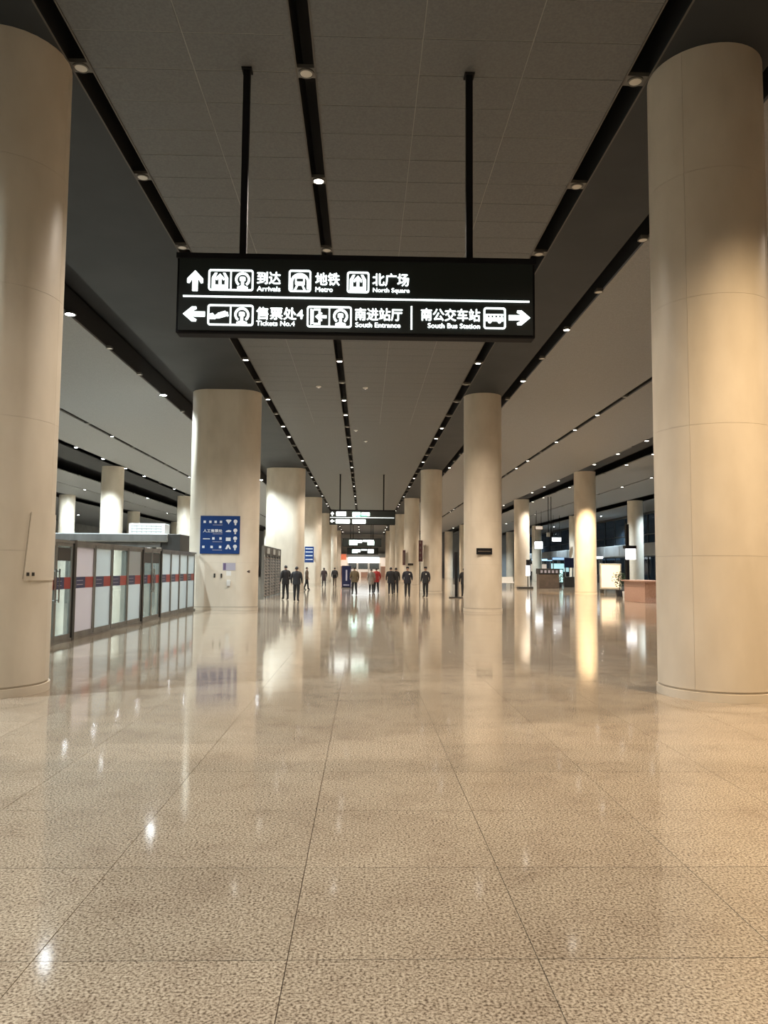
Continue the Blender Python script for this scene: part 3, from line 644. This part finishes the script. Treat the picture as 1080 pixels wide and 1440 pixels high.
# ------------------------------------------------------------------ glass partition on the left
FX = -6.36; FH = 2.16
gp = thing('glass_partition', 'glass and steel partition with red and navy band left of the aisle', 'partition', (FX, 0, 0))
cells = [('door',14.75,15.65),('door',15.65,16.55+0.1),('post',16.68,16.8)]
edges = [16.85,18.2,19.5,20.85,22.1]
def pane(y0, y1, m, up=True, door=False, poster=False):
    root = link('door_leaf' if door else 'glazed_panel', MB().box(-0.03,0.03,y0,y0+0.05,0.06,FH-0.06).box(-0.03,0.03,y1-0.05,y1,0.06,FH-0.06)
                .box(-0.03,0.03,y0+0.05,y1-0.05,0.06,0.16).box(-0.03,0.03,y0+0.05,y1-0.05,FH-0.13,FH-0.06).mesh('leaf_frame', M['steel']), gp)
    MB().box(-0.006,0.006,y0+0.05,y1-0.05,0.16,FH-0.13).build('pane', M[m], root)
    ym = (y0+y1)/2+0.05
    MB().box(0.007,0.011,y0+0.05,ym,1.12,1.37).build('navy_band', M['navy'], root)
    MB().box(0.007,0.011,ym,y1-0.05,1.12,1.37).build('red_band', M['red'], root)
    q = MB()
    for z in (1.20,1.29): q.box(0.011,0.013,y0+0.14,ym-0.14,z-0.006,z+0.006)
    q.build('band_print', M['lilac'], root)
    if poster: MB().box(-0.03,-0.02,y0+0.1,y1-0.06,1.37,FH-0.16).build('poster', M['navybox'], root)
    return root
def door_pair(y0):
    for k in (0, 1):
        r = pane(y0+0.9*k, y0+0.9*k+0.88, 'clear', door=True)
        hy = y0+0.80 if k == 0 else y0+0.98
        MB().tube((0.07,hy,0.85),(0.07,hy,1.55),0.016).tube((0.0,hy,0.9),(0.07,hy,0.9),0.012).tube((0.0,hy,1.5),(0.07,hy,1.5),0.012).build('handle', M['chrome'], r, True)
        MB().box(0.008,0.02,y0+0.9*k+0.1,y0+0.9*k+0.78,1.72,2.0).build('door_sign', M['darksteel'], r)
def post(y): MB().bbox(-0.06,0.06,y-0.06,y+0.06,0,FH+0.02,0.006).build('post', M['darksteel'], gp)
door_pair(15.15); post(15.08); post(17.02)
ep = [17.1,18.35,19.6,20.9,22.2]
for k in range(4): pane(ep[k]+0.02, ep[k+1]-0.02, 'frostpink' if k == 0 else ('clear' if k == 2 else 'frosted'), poster=(k == 3))
post(22.27); door_pair(22.36); post(24.25)
ep = [24.33,25.55,26.75,27.95,29.1]
for k in range(4): pane(ep[k]+0.02, ep[k+1]-0.02, 'frosted')
pane(12.3,13.6,'frosted'); pane(13.64,15.0,'frosted'); pane(11.0,12.26,'frosted')
MB().box(-0.05,0.05,11.0,29.24,FH-0.06,FH+0.0).build('top_rail', M['steel'], gp)
MB().box(-0.05,0.05,11.0,29.24,0.0,0.06).build('bottom_rail', M['steel'], gp)

# canopy behind the partition
cn = thing('entrance_canopy', 'flat grey canopy roof behind the glass partition', 'canopy', (-12.0, 33.0, 0))
MB().bbox(-5.5,4.0,-1.5,1.6,2.62,2.96,0.03).build('roof_slab', M['grey'], cn)
MB().box(-5.5,4.0,-1.56,-1.5,2.66,2.92).build('fascia', M['steel'], cn)
MB().bbox(3.75,4.5,-1.4,1.4,2.2,2.955,0.02).build('end_box', M['darksteel'], cn)
MB().box(-5.3,3.7,-1.4,1.4,2.40,2.60).build('soffit', M['steel'], cn)
for x in (-5.2,-1.0,3.4):
    for y in (-1.2,1.2): MB().bbox(x-0.07,x+0.07,y-0.07,y+0.07,0,2.62,0.01).build('post', M['darksteel'], cn)
for x in (-3.8,-1.6,0.6,2.6): MB().box(x-0.45,x+0.45,-0.9,-0.5,2.37,2.40).build('light_panel', M['lampwhite'], cn)
acu = thing('roof_cabinet', 'white gridded cabinet standing on the canopy roof', 'cabinet', (-9.15, 33.0, 2.96))
MB().bbox(-0.75,0.75,-0.4,0.4,0.0,0.48,0.02).build('body', M['white'], acu)
for k in range(7): MB().box(-0.62+0.2*k,-0.60+0.2*k,-0.415,-0.4,0.05,0.43).build('grille_bar', M['grey'], acu)
for z in (0.14,0.26,0.37): MB().box(-0.66,0.66,-0.412,-0.4,z-0.008,z+0.008).build('grille_rail', M['grey'], acu)

# dark louvred screens between second and third left column
for k, (y0, nm) in enumerate(((39.6,'nearest, beside the blue-sign column'),(42.4,'middle one'),(45.2,'farthest, touching the third column'))):
    ls = thing('louvred_screen', 'tall dark steel louvred screen left of the aisle, '+nm, 'screen', (-5.16-0.02*k, y0, 0), 0, 'dark louvred screens')
    Lh = 2.75
    for y in (0.0, 2.55): MB().box(-0.08,0.08,y,y+0.14,0,Lh).build('post', M['steel'], ls)
    MB().box(-0.06,0.06,0.14,2.55,2.28,Lh).build('header', M['darksteel'], ls)
    MB().box(0.06,0.075,1.2,2.3,2.36,2.66).build('header_plate', M['grey'], ls)
    q = MB()
    for j in range(13): z = 0.12+0.165*j; q.add([(0.05,0.14,z),(0.05,2.55,z),(-0.04,2.55,z+0.10),(-0.04,0.14,z+0.10),(0.05,0.14,z+0.02),(0.05,2.55,z+0.02),(-0.04,2.55,z+0.12),(-0.04,0.14,z+0.12)], [(0,1,2,3),(7,6,5,4),(0,4,5,1),(1,5,6,2),(2,6,7,3),(3,7,4,0)])
    o = q.build('slats', M['brown'], ls); o['kind'] = 'stuff'
    MB().box(-0.05,0.05,1.28,1.38,0,2.28).build('mullion', M['steel'], ls)

# ------------------------------------------------------------------ things on the aisle floor
ad = thing('advert_board', 'navy free-standing advert board in the middle of the aisle', 'advert board', (-1.42, 64.5, 0))
MB().bbox(-0.38,0.38,-0.15,0.15,0.06,1.85,0.01).build('body', M['navybox'], ad); MB().box(-0.42,0.42,-0.2,0.2,0,0.06).build('base', M['darksteel'], ad)
MB().box(-0.06,0.06,-0.156,-0.15,0.6,1.5).build('print', M['lilac'], ad); MB().box(-0.24,0.24,-0.156,-0.15,0.2,0.28).build('print', M['lilac'], ad)
st = thing('sign_stand', 'dark upright sign stand on a flat base beside the second right column', 'stand', (5.2, 43.3, 0))
MB().bbox(-0.36,0.36,-0.3,0.3,0,0.06,0.01).build('base_plate', M['darksteel'], st)
MB().bbox(-0.06,0.10,-0.05,0.05,0.06,2.58,0.01).build('pole', M['blackmetal'], st)
MB().bbox(-0.18,-0.06,-0.05,0.05,0.06,0.75,0.01).build('side_box', M['grey'], st)

# ------------------------------------------------------------------ right-hand background
ct = thing('service_counter', 'pink granite service counter beside the nearest right column', 'counter', (14.65, 38.4, 0))
MB().bbox(-0.6,0.45,-0.25,2.8,0,1.05,0.01).build('body', M['pink'], ct)
MB().bbox(0.45,4.2,-0.30,0.4,0,1.02,0.01).build('front', M['pink'], ct)
MB().bbox(-0.75,0.55,0.5,2.9,1.05,1.12,0.01).bbox(-0.75,4.3,-0.42,0.5,1.05,1.12,0.01).build('worktop', M['pink'], ct)
MB().box(0.52,4.1,-0.33,-0.30,0.10,0.85).build('poster_panel', M['redpanel'], ct); MB().box(0.5,4.2,-0.32,-0.30,0.0,0.10).build('kick_plate', M['darksteel'], ct)
mo = thing('computer_monitor', 'dark monitor standing on the pink counter', 'monitor', (15.2, 38.7, 1.12))
MB().bbox(-0.28,0.28,-0.02,0.03,0.45,0.92,0.008).build('screen', M['navybox'], mo); MB().box(-0.03,0.03,0.0,0.04,0.03,0.5).build('neck', M['darksteel'], mo); MB().bbox(-0.14,0.14,-0.1,0.1,0,0.03,0.005).build('foot', M['darksteel'], mo)
py = thing('lit_sign_post', 'dark post carrying a glowing white box near the counter', 'sign post', (16.95, 49.0, 0))
MB().bbox(-0.09,0.09,-0.09,0.09,0,4.6,0.01).build('post', M['blackmetal'], py); MB().bbox(-0.3,0.3,-0.3,0.3,0,0.05,0.01).build('base', M['blackmetal'], py)
MB().bbox(-0.16,0.46,-0.22,-0.09,2.32,3.02,0.02).build('light_box', M['lampwhite'], py); MB().bbox(-0.22,0.50,-0.26,0.2,3.02,3.22,0.02).build('cap', M['blackmetal'], py)
def gates(x, y):
    g = thing('ticket_gate', 'brown ticket gate block with a row of pale readers, second right row', 'ticket gate', (x, y, 0))
    MB().bbox(-0.9,0.9,-0.5,0.5,0,1.25,0.02).build('cabinet', M['brown'], g)
    MB().bbox(-0.95,0.95,-0.55,0.55,1.25,1.75,0.03).build('head', M['darksteel'], g)
    for k in range(5): MB().bbox(-0.78+0.34*k,-0.60+0.34*k,-0.58,-0.55,1.36,1.60,0.004).build('reader', M['lilac'], g)
gates(16.6, 69.0)
lc = thing('lit_screen', 'pale cyan glowing screen beside the brown ticket gate', 'screen', (19.1, 75, 0))
MB().bbox(-0.5,0.5,0,0.2,0.3,1.75,0.02).build('casing', M['darksteel'], lc); MB().box(-0.42,0.42,-0.012,0,0.45,1.65).build('display', M['cyan'], lc); MB().box(-0.3,0.3,-0.1,0.3,0,0.3).build('foot', M['darksteel'], lc)
db = thing('blue_board', 'dark navy board on two posts right of the cyan screen', 'sign board', (19.6, 73, 0))
MB().bbox(-0.45,0.45,-0.05,0.05,1.85,2.8,0.01).build('board', M['navybox'], db)
for x in (-0.35,0.35): MB().bbox(x-0.05,x+0.05,-0.04,0.04,0,1.85,0.01).build('post', M['steel'], db)
MB().bbox(-0.5,0.5,-0.1,0.1,0.0,1.0,0.02).build('base_cabinet', M['darksteel'], db)
hs = thing('hanging_speaker', 'small black speaker pair hanging on two thin rods at right', 'speaker', (17.3, 71, 4.7))
for x in (-0.13,0.13): MB().tube((x,0,0.35),(x,0,CZ+0.4-4.7),0.035).build('rod', M['blackmetal'], hs, True)
MB().bbox(-0.28,-0.02,-0.15,0.15,0,0.4,0.02).build('speaker_box', M['grey'], hs); MB().bbox(0.02,0.28,-0.15,0.15,0,0.4,0.02).build('speaker_box', M['blackmetal'], hs)
sb = thing('seat_bench', 'low white bench right of the second right column', 'bench', (13.2, 70, 0))
MB().bbox(-0.9,0.5,-0.3,0.3,0.40,0.5,0.02).build('seat', M['white'], sb)
for x in (-0.7,0.3): MB().bbox(x-0.05,x+0.05,-0.25,0.25,0,0.4,0.01).build('leg', M['grey'], sb)
MB().bbox(-0.9,0.5,0.2,0.28,0.5,0.95,0.02).build('backrest', M['white'], sb)
tr = thing('display_plinth', 'glowing white display column on a dark flat plinth', 'display', (14.0, 66.5, 0))
MB().bbox(-0.65,0.65,-0.4,0.4,0,0.16,0.02).build('plinth', M['darksteel'], tr); MB().bbox(0.10,0.42,-0.1,0.1,1.1,2.0,0.01).build('light_box', M['lampwhite'], tr)
MB().bbox(0.22,0.30,-0.04,0.04,0.16,1.1,0.01).build('stem', M['darksteel'], tr); MB().bbox(0.14,0.40,-0.12,0.12,2.0,2.5,0.02).build('cap', M['blackmetal'], tr)
# plants near the lit column
def plant(x, y, h, label):
    p = thing('potted_shrub', label, 'plant', (x, y, 0), 0, 'potted shrubs at right')
    MB().lathe([(0.18,0),(0.25,0.4),(0.26,0.42),(0.22,0.42)], 14).build('pot', M['pot'], p, True)
    MB().tube((0,0,0.4),(0.02,0,h*0.6),0.03,0.015).build('stem', M['trunk'], p)
    q = MB()
    for k in range(130):
        u = random.random()*2*PI; v = random.uniform(-1,1); r = 0.42*random.random()**0.4
        c = Vector((r*math.sqrt(1-v*v)*math.cos(u), r*math.sqrt(1-v*v)*math.sin(u), h*0.62+r*v*1.3))
        d = Vector((random.uniform(-1,1),random.uniform(-1,1),random.uniform(-0.3,1))).normalized()*0.16; s = d.orthogonal().normalized()*0.045
        q.add([c, c+d*0.5+s, c+d, c+d*0.5-s], [(0,1,2,3)])
    o = q.build('foliage', M['green'], p); o['kind'] = 'stuff'
plant(15.9, 47.5, 1.7, 'dark green potted shrub between the bright column and counter')
plant(18.3, 71.5, 1.4, 'smaller dark potted shrub beside the navy board')
# sale stall glowing behind the counter
sl = thing('lit_poster_stand', 'pale pink lit poster stand left of the glowing post', 'poster stand', (17.3, 53.5, 0))
MB().bbox(-0.75,0.75,0,0.15,0.3,2.1,0.02).build('frame', M['grey'], sl); MB().box(-0.66,0.66,-0.01,0,0.42,2.0).build('poster', M['shopwarm'], sl)
for x in (-0.6,0.6): MB().box(x-0.05,x+0.05,-0.2,0.3,0,0.3).build('foot', M['darksteel'], sl)
bg = thing('shopping_bag', 'white bag on the floor beside the potted shrub', 'bag', (16.15, 47.1, 0))
MB().prism([(-0.16,0),(0.16,0),(0.19,0.34),(-0.19,0.34)], -0.08, 0.08).build('body', M['paper'], bg); MB().tube((-0.08,0,0.34),(-0.05,0,0.5),0.01).tube((-0.05,0,0.5),(0.05,0,0.5),0.01).tube((0.05,0,0.5),(0.08,0,0.34),0.01).build('handle', M['paper'], bg)
# outer lit items under the right-hand windows
for k, (x, y, lab) in enumerate(((29.5,101,'nearest'),(29.5,114,'middle'),(29.5,128,'farthest'))):
    ko = thing('kiosk', 'dark kiosk with a glowing shelf by the right windows, '+lab, 'kiosk', (x, y, 0), 0, 'kiosks along the right windows')
    MB().bbox(-1.6,1.6,-1.2,1.2,0,1.1,0.02).build('counter', M['darksteel'], ko); MB().bbox(-1.8,1.8,-1.4,1.4,3.1,3.5,0.03).build('roof', M['darksteel'], ko)
    for sx in (-1.5,1.5): MB().bbox(sx-0.06,sx+0.06,-1.1,-0.98,1.1,3.1,0.01).build('post', M['steel'], ko)
    MB().box(-1.3,1.3,0.9,1.0,1.4,2.6).build('lit_shelf', M['cyan'] if k == 1 else M['shopwarm'], ko); MB().box(-1.7,1.7,-1.43,-1.4,3.15,3.45).build('fascia', M['lampwhite'] if k == 0 else M['blueglow'], ko)
for k, y in enumerate((44.0, 84.0)):
    bl = thing('blue_light_strip', ['blue lit strip in the dark band behind the bright column','blue lit strip in the dark band farther along'][k], 'light strip', (14.95, y, CZ+0.06))
    MB().bbox(-0.06,0.06,-1.8,1.8,0,0.14,0.01).build('casing', M['darksteel'], bl); MB().box(0.06,0.072,-1.7,1.7,0.02,0.12).build('tube', M['blueglow'], bl)  # emissive face paints in a blue reflection, not a lamp tube
    MB().box(-0.03,0.03,-1.0,1.0,0.14,0.86).build('hanger', M['darksteel'], bl)

# mezzanine band and small lit boards in front of the right windows
tm = struct(MB().bbox(31.2,32.2,55,HY1-1,3.3,4.7,0.03).build('trim_1', M['grey']), 'long grey mezzanine band in front of the right windows')
for k in range(9): MB().bbox(31.5,31.9,58+11*k,58.4+11*k,0,3.3,0.02).build('support_post', M['grey'], tm)
for k in range(16): MB().box(31.15,31.2,57+6*k,62.6+6*k,3.45,4.55).build('band_panel', M['wall'], tm)
for x, y, z, w_, h_, mk, lab in ((24.0,95,5.2,1.1,0.45,'lampwhite','wide white glowing board hanging high between the right columns'),(22.2,97,4.3,1.0,0.9,'lampwhite','square white glowing board hanging lower between the right columns'),
                                 (20.2,88,6.3,0.8,0.35,'shopwarm','small warm glowing board hanging left between the right columns'),(26.2,64,5.6,1.8,0.35,'lampwhite','long pale glowing board hanging behind the glowing post')):
    hb = thing('lit_board', lab, 'lit board', (x, y, z), 0)
    MB().bbox(-w_/2-0.06,w_/2+0.06,0,0.18,-0.06,h_+0.06,0.02).build('casing', M['darksteel'], hb); MB().box(-w_/2,w_/2,-0.01,0,0,h_).build('face', M[mk], hb)
    for sx in (-w_*0.35,w_*0.35): MB().tube((sx,0.09,h_+0.06),(sx,0.09,CZ-z),0.02).build('rod', M['blackmetal'], hb)

# ------------------------------------------------------------------ lit shops at the far end
sf = thing('shop_front', 'brightly lit white shop front closing the far end of the aisle', 'shop', (0, 150.5, 0))
MB().bbox(-7,7,0.2,1.4,3.8,4.6,0.02).build('upper_wall', M['grey'], sf)
MB().bbox(-3.0,3.1,-0.1,0.2,2.75,3.85,0.02).build('lit_fascia', M['shopwhite'], sf)
MB().bbox(-5.6,-3.4,-0.1,0.2,3.3,4.4,0.02).build('red_fascia', M['shopred'], sf)
MB().bbox(-5.6,-3.3,-0.1,0.2,2.2,3.25,0.02).build('warm_panel', M['shopwarm'], sf)
MB().box(-7,7,1.3,1.4,0,3.8).build('back_wall', M['shopwarm'], sf)
for x in (-3.2,-1.2,1.0,3.2): MB().bbox(x-0.12,x+0.12,-0.05,0.2,0,2.75,0.02).build('pier', M['white'], sf)
for x0,x1 in ((-3.0,-1.35),(-1.05,0.85),(1.15,3.05)): MB().box(x0,x1,0.05,0.09,1.5,2.7).build('dark_transom_pane', M['nightglass'], sf)
for x0,x1 in ((-6.9,-3.35),(3.35,6.9)): MB().bbox(x0,x1,0.1,0.3,0,2.1,0.02).build('side_panel', M['pink'], sf)
for k, x in enumerate((-1.9, 0.2, 1.9)):
    sh = thing('display_counter', 'low pale display counter inside the far shop, '+['left one','middle one','right one'][k], 'counter', (x, 149.0, 0), 0, 'display counters in the far shop')
    MB().bbox(-0.7,0.7,-0.4,0.4,0,0.95,0.02).build('body', M['pink'], sh); MB().bbox(-0.75,0.75,-0.45,0.45,0.95,1.02,0.01).build('top', M['white'], sh)

# ceiling smoke detectors
for k, (x, y) in enumerate(((-1.76,28.6),(0.0,28.7),(-0.45,37.7),(0.05,40.9))):
    d = thing('smoke_detector', 'small white ceiling detector, '+['left of the centre slot','right of the centre slot','beside the slot farther on','farthest of the four'][k], 'detector', (x, y, CZ), 0, 'ceiling detectors')
    MB().lathe([(0.10,0.01),(0.10,-0.02),(0.06,-0.05),(0.02,-0.06)], 14).build('housing', M['white'], d, True); MB().lathe([(0.012,-0.058),(0.012,-0.066)], 8).build('lens', M['lampwhite'], d)

# ------------------------------------------------------------------ people
def person(label, loc, face, h=1.70, top='c_black', legs='c_black', hem=0.80, stride=0.0, bag=None, bulk=1.0, arms=0.0, bend=(0.0,0.0), hair='short', cap=False, fold=False):
    """face: heading in radians, 0 looks toward the viewer (-y)"""
    k = h/1.72
    V = []; E_ = []; Rr = []
    def v(x, y, z, r, r2=None): V.append((x*k, y*k, z*k)); Rr.append((r*k, (r2 or r)*k)); return len(V)-1
    def e(a, c): E_.append((a, c))
    B = bulk*1.08
    pel = v(0,0,0.95,0.135*B,0.105*B); wai = v(0,0,1.12,0.128*B,0.10*B); che = v(0,0,1.30,0.155*B,0.112*B); nb = v(0,0.005,1.44,0.085,0.075); nk = v(0,-0.005,1.52,0.052)
    h1 = v(0,-0.015,1.585,0.072,0.085); h2 = v(0,-0.012,1.655,0.075,0.092); h3 = v(0,-0.01,1.70,0.05,0.06)
    for a, c in ((pel,wai),(wai,che),(che,nb),(nb,nk),(nk,h1),(h1,h2),(h2,h3)): e(a, c)
    nose = v(0,-0.115,1.62,0.012); e(h1, nose)
    hands = []
    for s, sg_ in ((-1,-1),(1,1)):
        sw = s*arms; bd = bend[0] if s < 0 else bend[1]
        sh = v(s*0.165*B,0.0,1.41,0.072*B); el = v(s*0.215*B,0.03+0.10*sw,1.14,0.052*B); wr = v(s*(0.222*B-0.06*bd),-0.05+0.22*sw-0.20*bd,0.93+0.20*bd,0.036); pa = v(s*(0.222*B-0.09*bd),-0.075+0.24*sw-0.27*bd,0.85+0.24*bd,0.034,0.024)
        e(nb, sh); e(sh, el); e(el, wr); e(wr, pa); hands.append((s, Vector(V[wr]), Vector(V[pa])))
        st_ = s*stride
        hp = v(s*0.085,0,0.90,0.108); kn = v(s*0.095,-0.01-0.16*st_,0.50,0.078); an = v(s*0.10,0.02-0.33*st_+(0.05 if st_ < 0 else 0),0.095,0.056); to = v(s*0.115,-0.13-0.33*st_,0.045,0.042,0.034)
        he = v(s*0.10,0.055-0.33*st_,0.05,0.036)
        e(pel, hp); e(hp, kn); e(kn, an); e(an, to); e(an, he)
    me = bpy.data.meshes.new('p'); me.from_pydata(V, E_, [])
    o = bpy.data.objects.new('p', me); COL.objects.link(o)
    sk = o.modifiers.new('s', 'SKIN'); sk.use_smooth_shade = True; sk.branch_smoothing = 0.4
    lay = me.skin_vertices[0].data if me.skin_vertices else None
    if lay is None:
        bm = bmesh.new(); bm.from_mesh(me); bm.verts.layers.skin.verify(); bm.to_mesh(me); bm.free(); lay = me.skin_vertices[0].data
    for i, (a, c) in enumerate(Rr): lay[i].radius = (a, c); lay[i].use_root = (i == pel)
    sd = o.modifiers.new('d', 'SUBSURF'); sd.levels = 1; sd.render_levels = 1
    dg = bpy.context.evaluated_depsgraph_get(); bm_ = bpy.data.meshes.new_from_object(o.evaluated_get(dg))
    bpy.data.objects.remove(o)
    q = MB(); q.v = [tuple(x.co) for x in bm_.vertices]; q.f = [tuple(p.vertices) for p in bm_.polygons]
    zmin = min(a[2] for a in q.v); nbody = len(q.f)
    for s, wr, pa in hands:       # five unequal, bent fingers rooted in the palm
        d = (pa-wr).normalized(); side = Vector((0,1,0)); side = (side-d*side.dot(d)).normalized(); inn = Vector((-s,0,0))
        for t, ln in ((-0.026,0.070),(-0.009,0.078),(0.009,0.072),(0.025,0.056)):
            a = pa+side*t*k*0.9; m_ = a+d*ln*0.55*k; q.tube(a, m_, 0.0095*k, 0.0085*k, 6); q.tube(m_, m_+(d+inn*0.6).normalized()*ln*0.5*k, 0.0085*k, 0.006*k, 6)
        a = wr+(pa-wr)*0.5-side*0.02*k; m_ = a+(d-side*0.9).normalized()*0.045*k; q.tube(a, m_, 0.011*k, 0.0095*k, 6); q.tube(m_, m_+(d*1.0+inn*0.3).normalized()*0.03*k, 0.0095*k, 0.007*k, 6)
    for s in (-1,1): q.tube((s*0.070*k,0.0,1.60*k),(s*0.088*k,0.008*k,1.625*k),0.018*k,0.024*k,8)   # ears
    q.v = [(x,y,z-zmin) for x,y,z in q.v]
    me2 = bpy.data.meshes.new('body'); me2.from_pydata(q.v, [], q.f)
    for n_ in (legs, top, 'skin', 'shoe'): me2.materials.append(M[n_])
    hp_ = [(w_, p_) for _, w_, p_ in hands]
    for i, p in enumerate(me2.polygons):
        c = p.center; z = (c.z+zmin)/k; mi = 0
        p.use_smooth = True
        dist = min((c+Vector((0,0,zmin))-p_).length for _, p_ in hp_)/k
        if i >= nbody or z > 1.50: mi = 2
        elif dist < 0.065: mi = 2
        elif z < 0.105: mi = 3
        elif z > 0.93 or abs(c.x)/k > 0.175*max(1, B*0.95) and z > 0.7: mi = 1
        p.material_index = mi
    root = thing('person', label, 'person', loc, face)
    ob = link('body', me2, root)
    off = -zmin
    # jacket: open-bottomed shell around the trunk
    m = MB(); n = 20; prof = [(0.165,0.125,hem),(0.172,0.130,hem+0.12),(0.160,0.122,1.02),(0.152,0.118,1.12),(0.172,0.132,1.30),(0.165,0.115,1.40),(0.105,0.088,1.465),(0.07,0.07,1.49)]
    if hem > 0.95: prof = [p for p in prof if p[2] >= hem]
    prof = sorted(prof, key=lambda p: p[2])
    vs = []; fs = []
    for a, c, z in prof:
        for i in range(n):
            t = 2*PI*i/n; vs.append((a*B*k*math.cos(t), c*B*k*math.sin(t), z*k+off))
    for j in range(len(prof)-1):
        for i in range(n): fs.append((j*n+i, j*n+(i+1)%n, (j+1)*n+(i+1)%n, (j+1)*n+i))
    m.add(vs, fs); jk = m.build('jacket', M[top], root, True)
    # hair cap hugging the skull
    m = MB(); vs = []; fs = []; nn = 16; rings = 7
    low = {'short':0.66, 'long':0.9}[hair]
    for j in range(rings+1):
        ph = PI*low*j/rings
        for i in range(nn):
            t = 2*PI*i/nn; fx, fy = math.cos(t), math.sin(t)
            lim = ph if fy > -0.35 else min(ph, PI*0.33)
            vs.append((0.083*k*math.sin(lim)*fx, (-0.006+0.100*math.sin(lim)*fy)*k, (1.635+0.098*math.cos(lim)-(0.05 if hair == 'long' and fy > -0.35 else 0)*max(0,lim-1.6))*k+off))
    for j in range(rings):
        for i in range(nn): fs.append((j*nn+i, (j+1)*nn+i, (j+1)*nn+(i+1)%nn, j*nn+(i+1)%nn))
    m.add(vs, fs).build('hair', M['hair'], root, True)
    m = MB()
    for s in (-1,1): m.tube((s*0.03*k,-0.094*k,1.645*k+off),(s*0.03*k,-0.101*k,1.645*k+off),0.010*k,0.008*k,8)
    m.build('eyes', M['eye'], root)
    MB().box(-0.024*k,0.024*k,-0.103*k,-0.094*k,1.572*k+off,1.580*k+off).build('mouth', mat_mouth, root)
    if cap: MB().lathe([(0.090*k,1.675*k+off),(0.096*k,1.71*k+off),(0.088*k,1.738*k+off),(0.03*k,1.748*k+off)], 18, 0, -0.008*k, 0.93, 1.1).add([(-0.08*k,-0.07*k,1.672*k+off),(0.08*k,-0.07*k,1.672*k+off),(0.05*k,-0.16*k,1.66*k+off),(-0.05*k,-0.16*k,1.66*k+off)], [(0,1,2,3)]).build('cap', M['c_navy'], root, True)
    if bag == 'backpack': MB().bbox(-0.15*k,0.15*k,0.11*k,0.27*k,1.0*k,1.42*k,0.04*k).build('backpack', M['c_dark'], root)
    if bag == 'badge': MB().box(0.06*k,0.12*k,-0.142*B*k,-0.128*B*k,1.30*k+off,1.36*k+off).build('badge', M['paper'], root)
    return root
mat_mouth = mat('lips', (0.30,0.12,0.10), 0.5)
AW = PI   # facing away
person('person in a dark jacket, back turned, taller of the pair by the louvred screens', (-3.98, 39.6, 0), AW+0.5, 1.76, 'c_black', 'c_black', 0.78, 0.12, bulk=1.08, bend=(0.4,0.0))
person('person in a charcoal jacket, standing right in the pair by the louvred screens', (-3.25, 37.6, 0), AW-0.1, 1.70, 'c_charcoal', 'c_black', 0.84, 0.15, bulk=1.12)
person('person in a brown jacket walking in front of the small blue sign', (-4.22, 57.5, 0), PI*0.5, 1.70, 'c_brown', 'c_black', 0.82, 0.4, arms=0.4)
person('person in a long dark plum coat at the left column foot', (-3.45, 67.5, 0), AW+0.3, 1.68, 'c_plum', 'c_dark', 0.55, 0.35, hair='long', bulk=1.1)
person('person in a black jacket with a backpack left of the navy board', (-2.55, 68.5, 0), AW, 1.70, 'c_black', 'c_brown', 0.80, 0.3, bag='backpack', bulk=1.1)
person('person in an olive jacket walking beside the navy board', (-0.55, 47.0, 0), AW+0.25, 1.72, 'c_olive', 'c_black', 0.80, 0.35, bulk=1.14, bend=(0.0,0.6), arms=0.3)
person('person in a grey coat with dark trousers, left beside the red coat', (0.52, 50.6, 0), AW, 1.62, 'c_grey', 'c_black', 0.62, 0.5, bulk=1.05)
person('person in a bright red coat walking away down the aisle', (0.86, 51.3, 0), AW+0.2, 1.68, 'c_red', 'c_black', 0.76, 0.5, bulk=1.15, arms=0.3)
person('broad person in a black padded coat right of the red coat', (1.72, 48.4, 0), AW, 1.72, 'c_black', 'c_charcoal', 0.72, 0.3, bulk=1.2)
person('slim person in dark clothes half hidden behind the broad black coat', (2.13, 50.5, 0), AW, 1.70, 'c_dark', 'c_dark', 0.80, 0.3, bend=(0.0,0.3))
person('guard in a dark uniform facing the viewer with hands joined, left guard', (2.51, 43.9, 0), 0.05, 1.74, 'c_navy', 'c_black', 0.80, 0.0, bulk=1.12, bend=(0.35,0.35), bag='badge', cap=True)
person('guard in a dark uniform standing before the third right column', (3.55, 44.0, 0), -0.45, 1.74, 'c_black', 'c_black', 0.82, 0.05, bulk=1.05, bag='badge', cap=True)
person('person in black mostly hidden behind the second right column', (5.92, 45.2, 0), AW, 1.70, 'c_black', 'c_black', 0.75, 0.1, bulk=1.1)
person('person in black clothes standing behind the pink counter', (15.65, 39.9, 0), 0.1, 1.60, 'c_black', 'c_black', 0.80, 0.0, bend=(0.5,0.5))
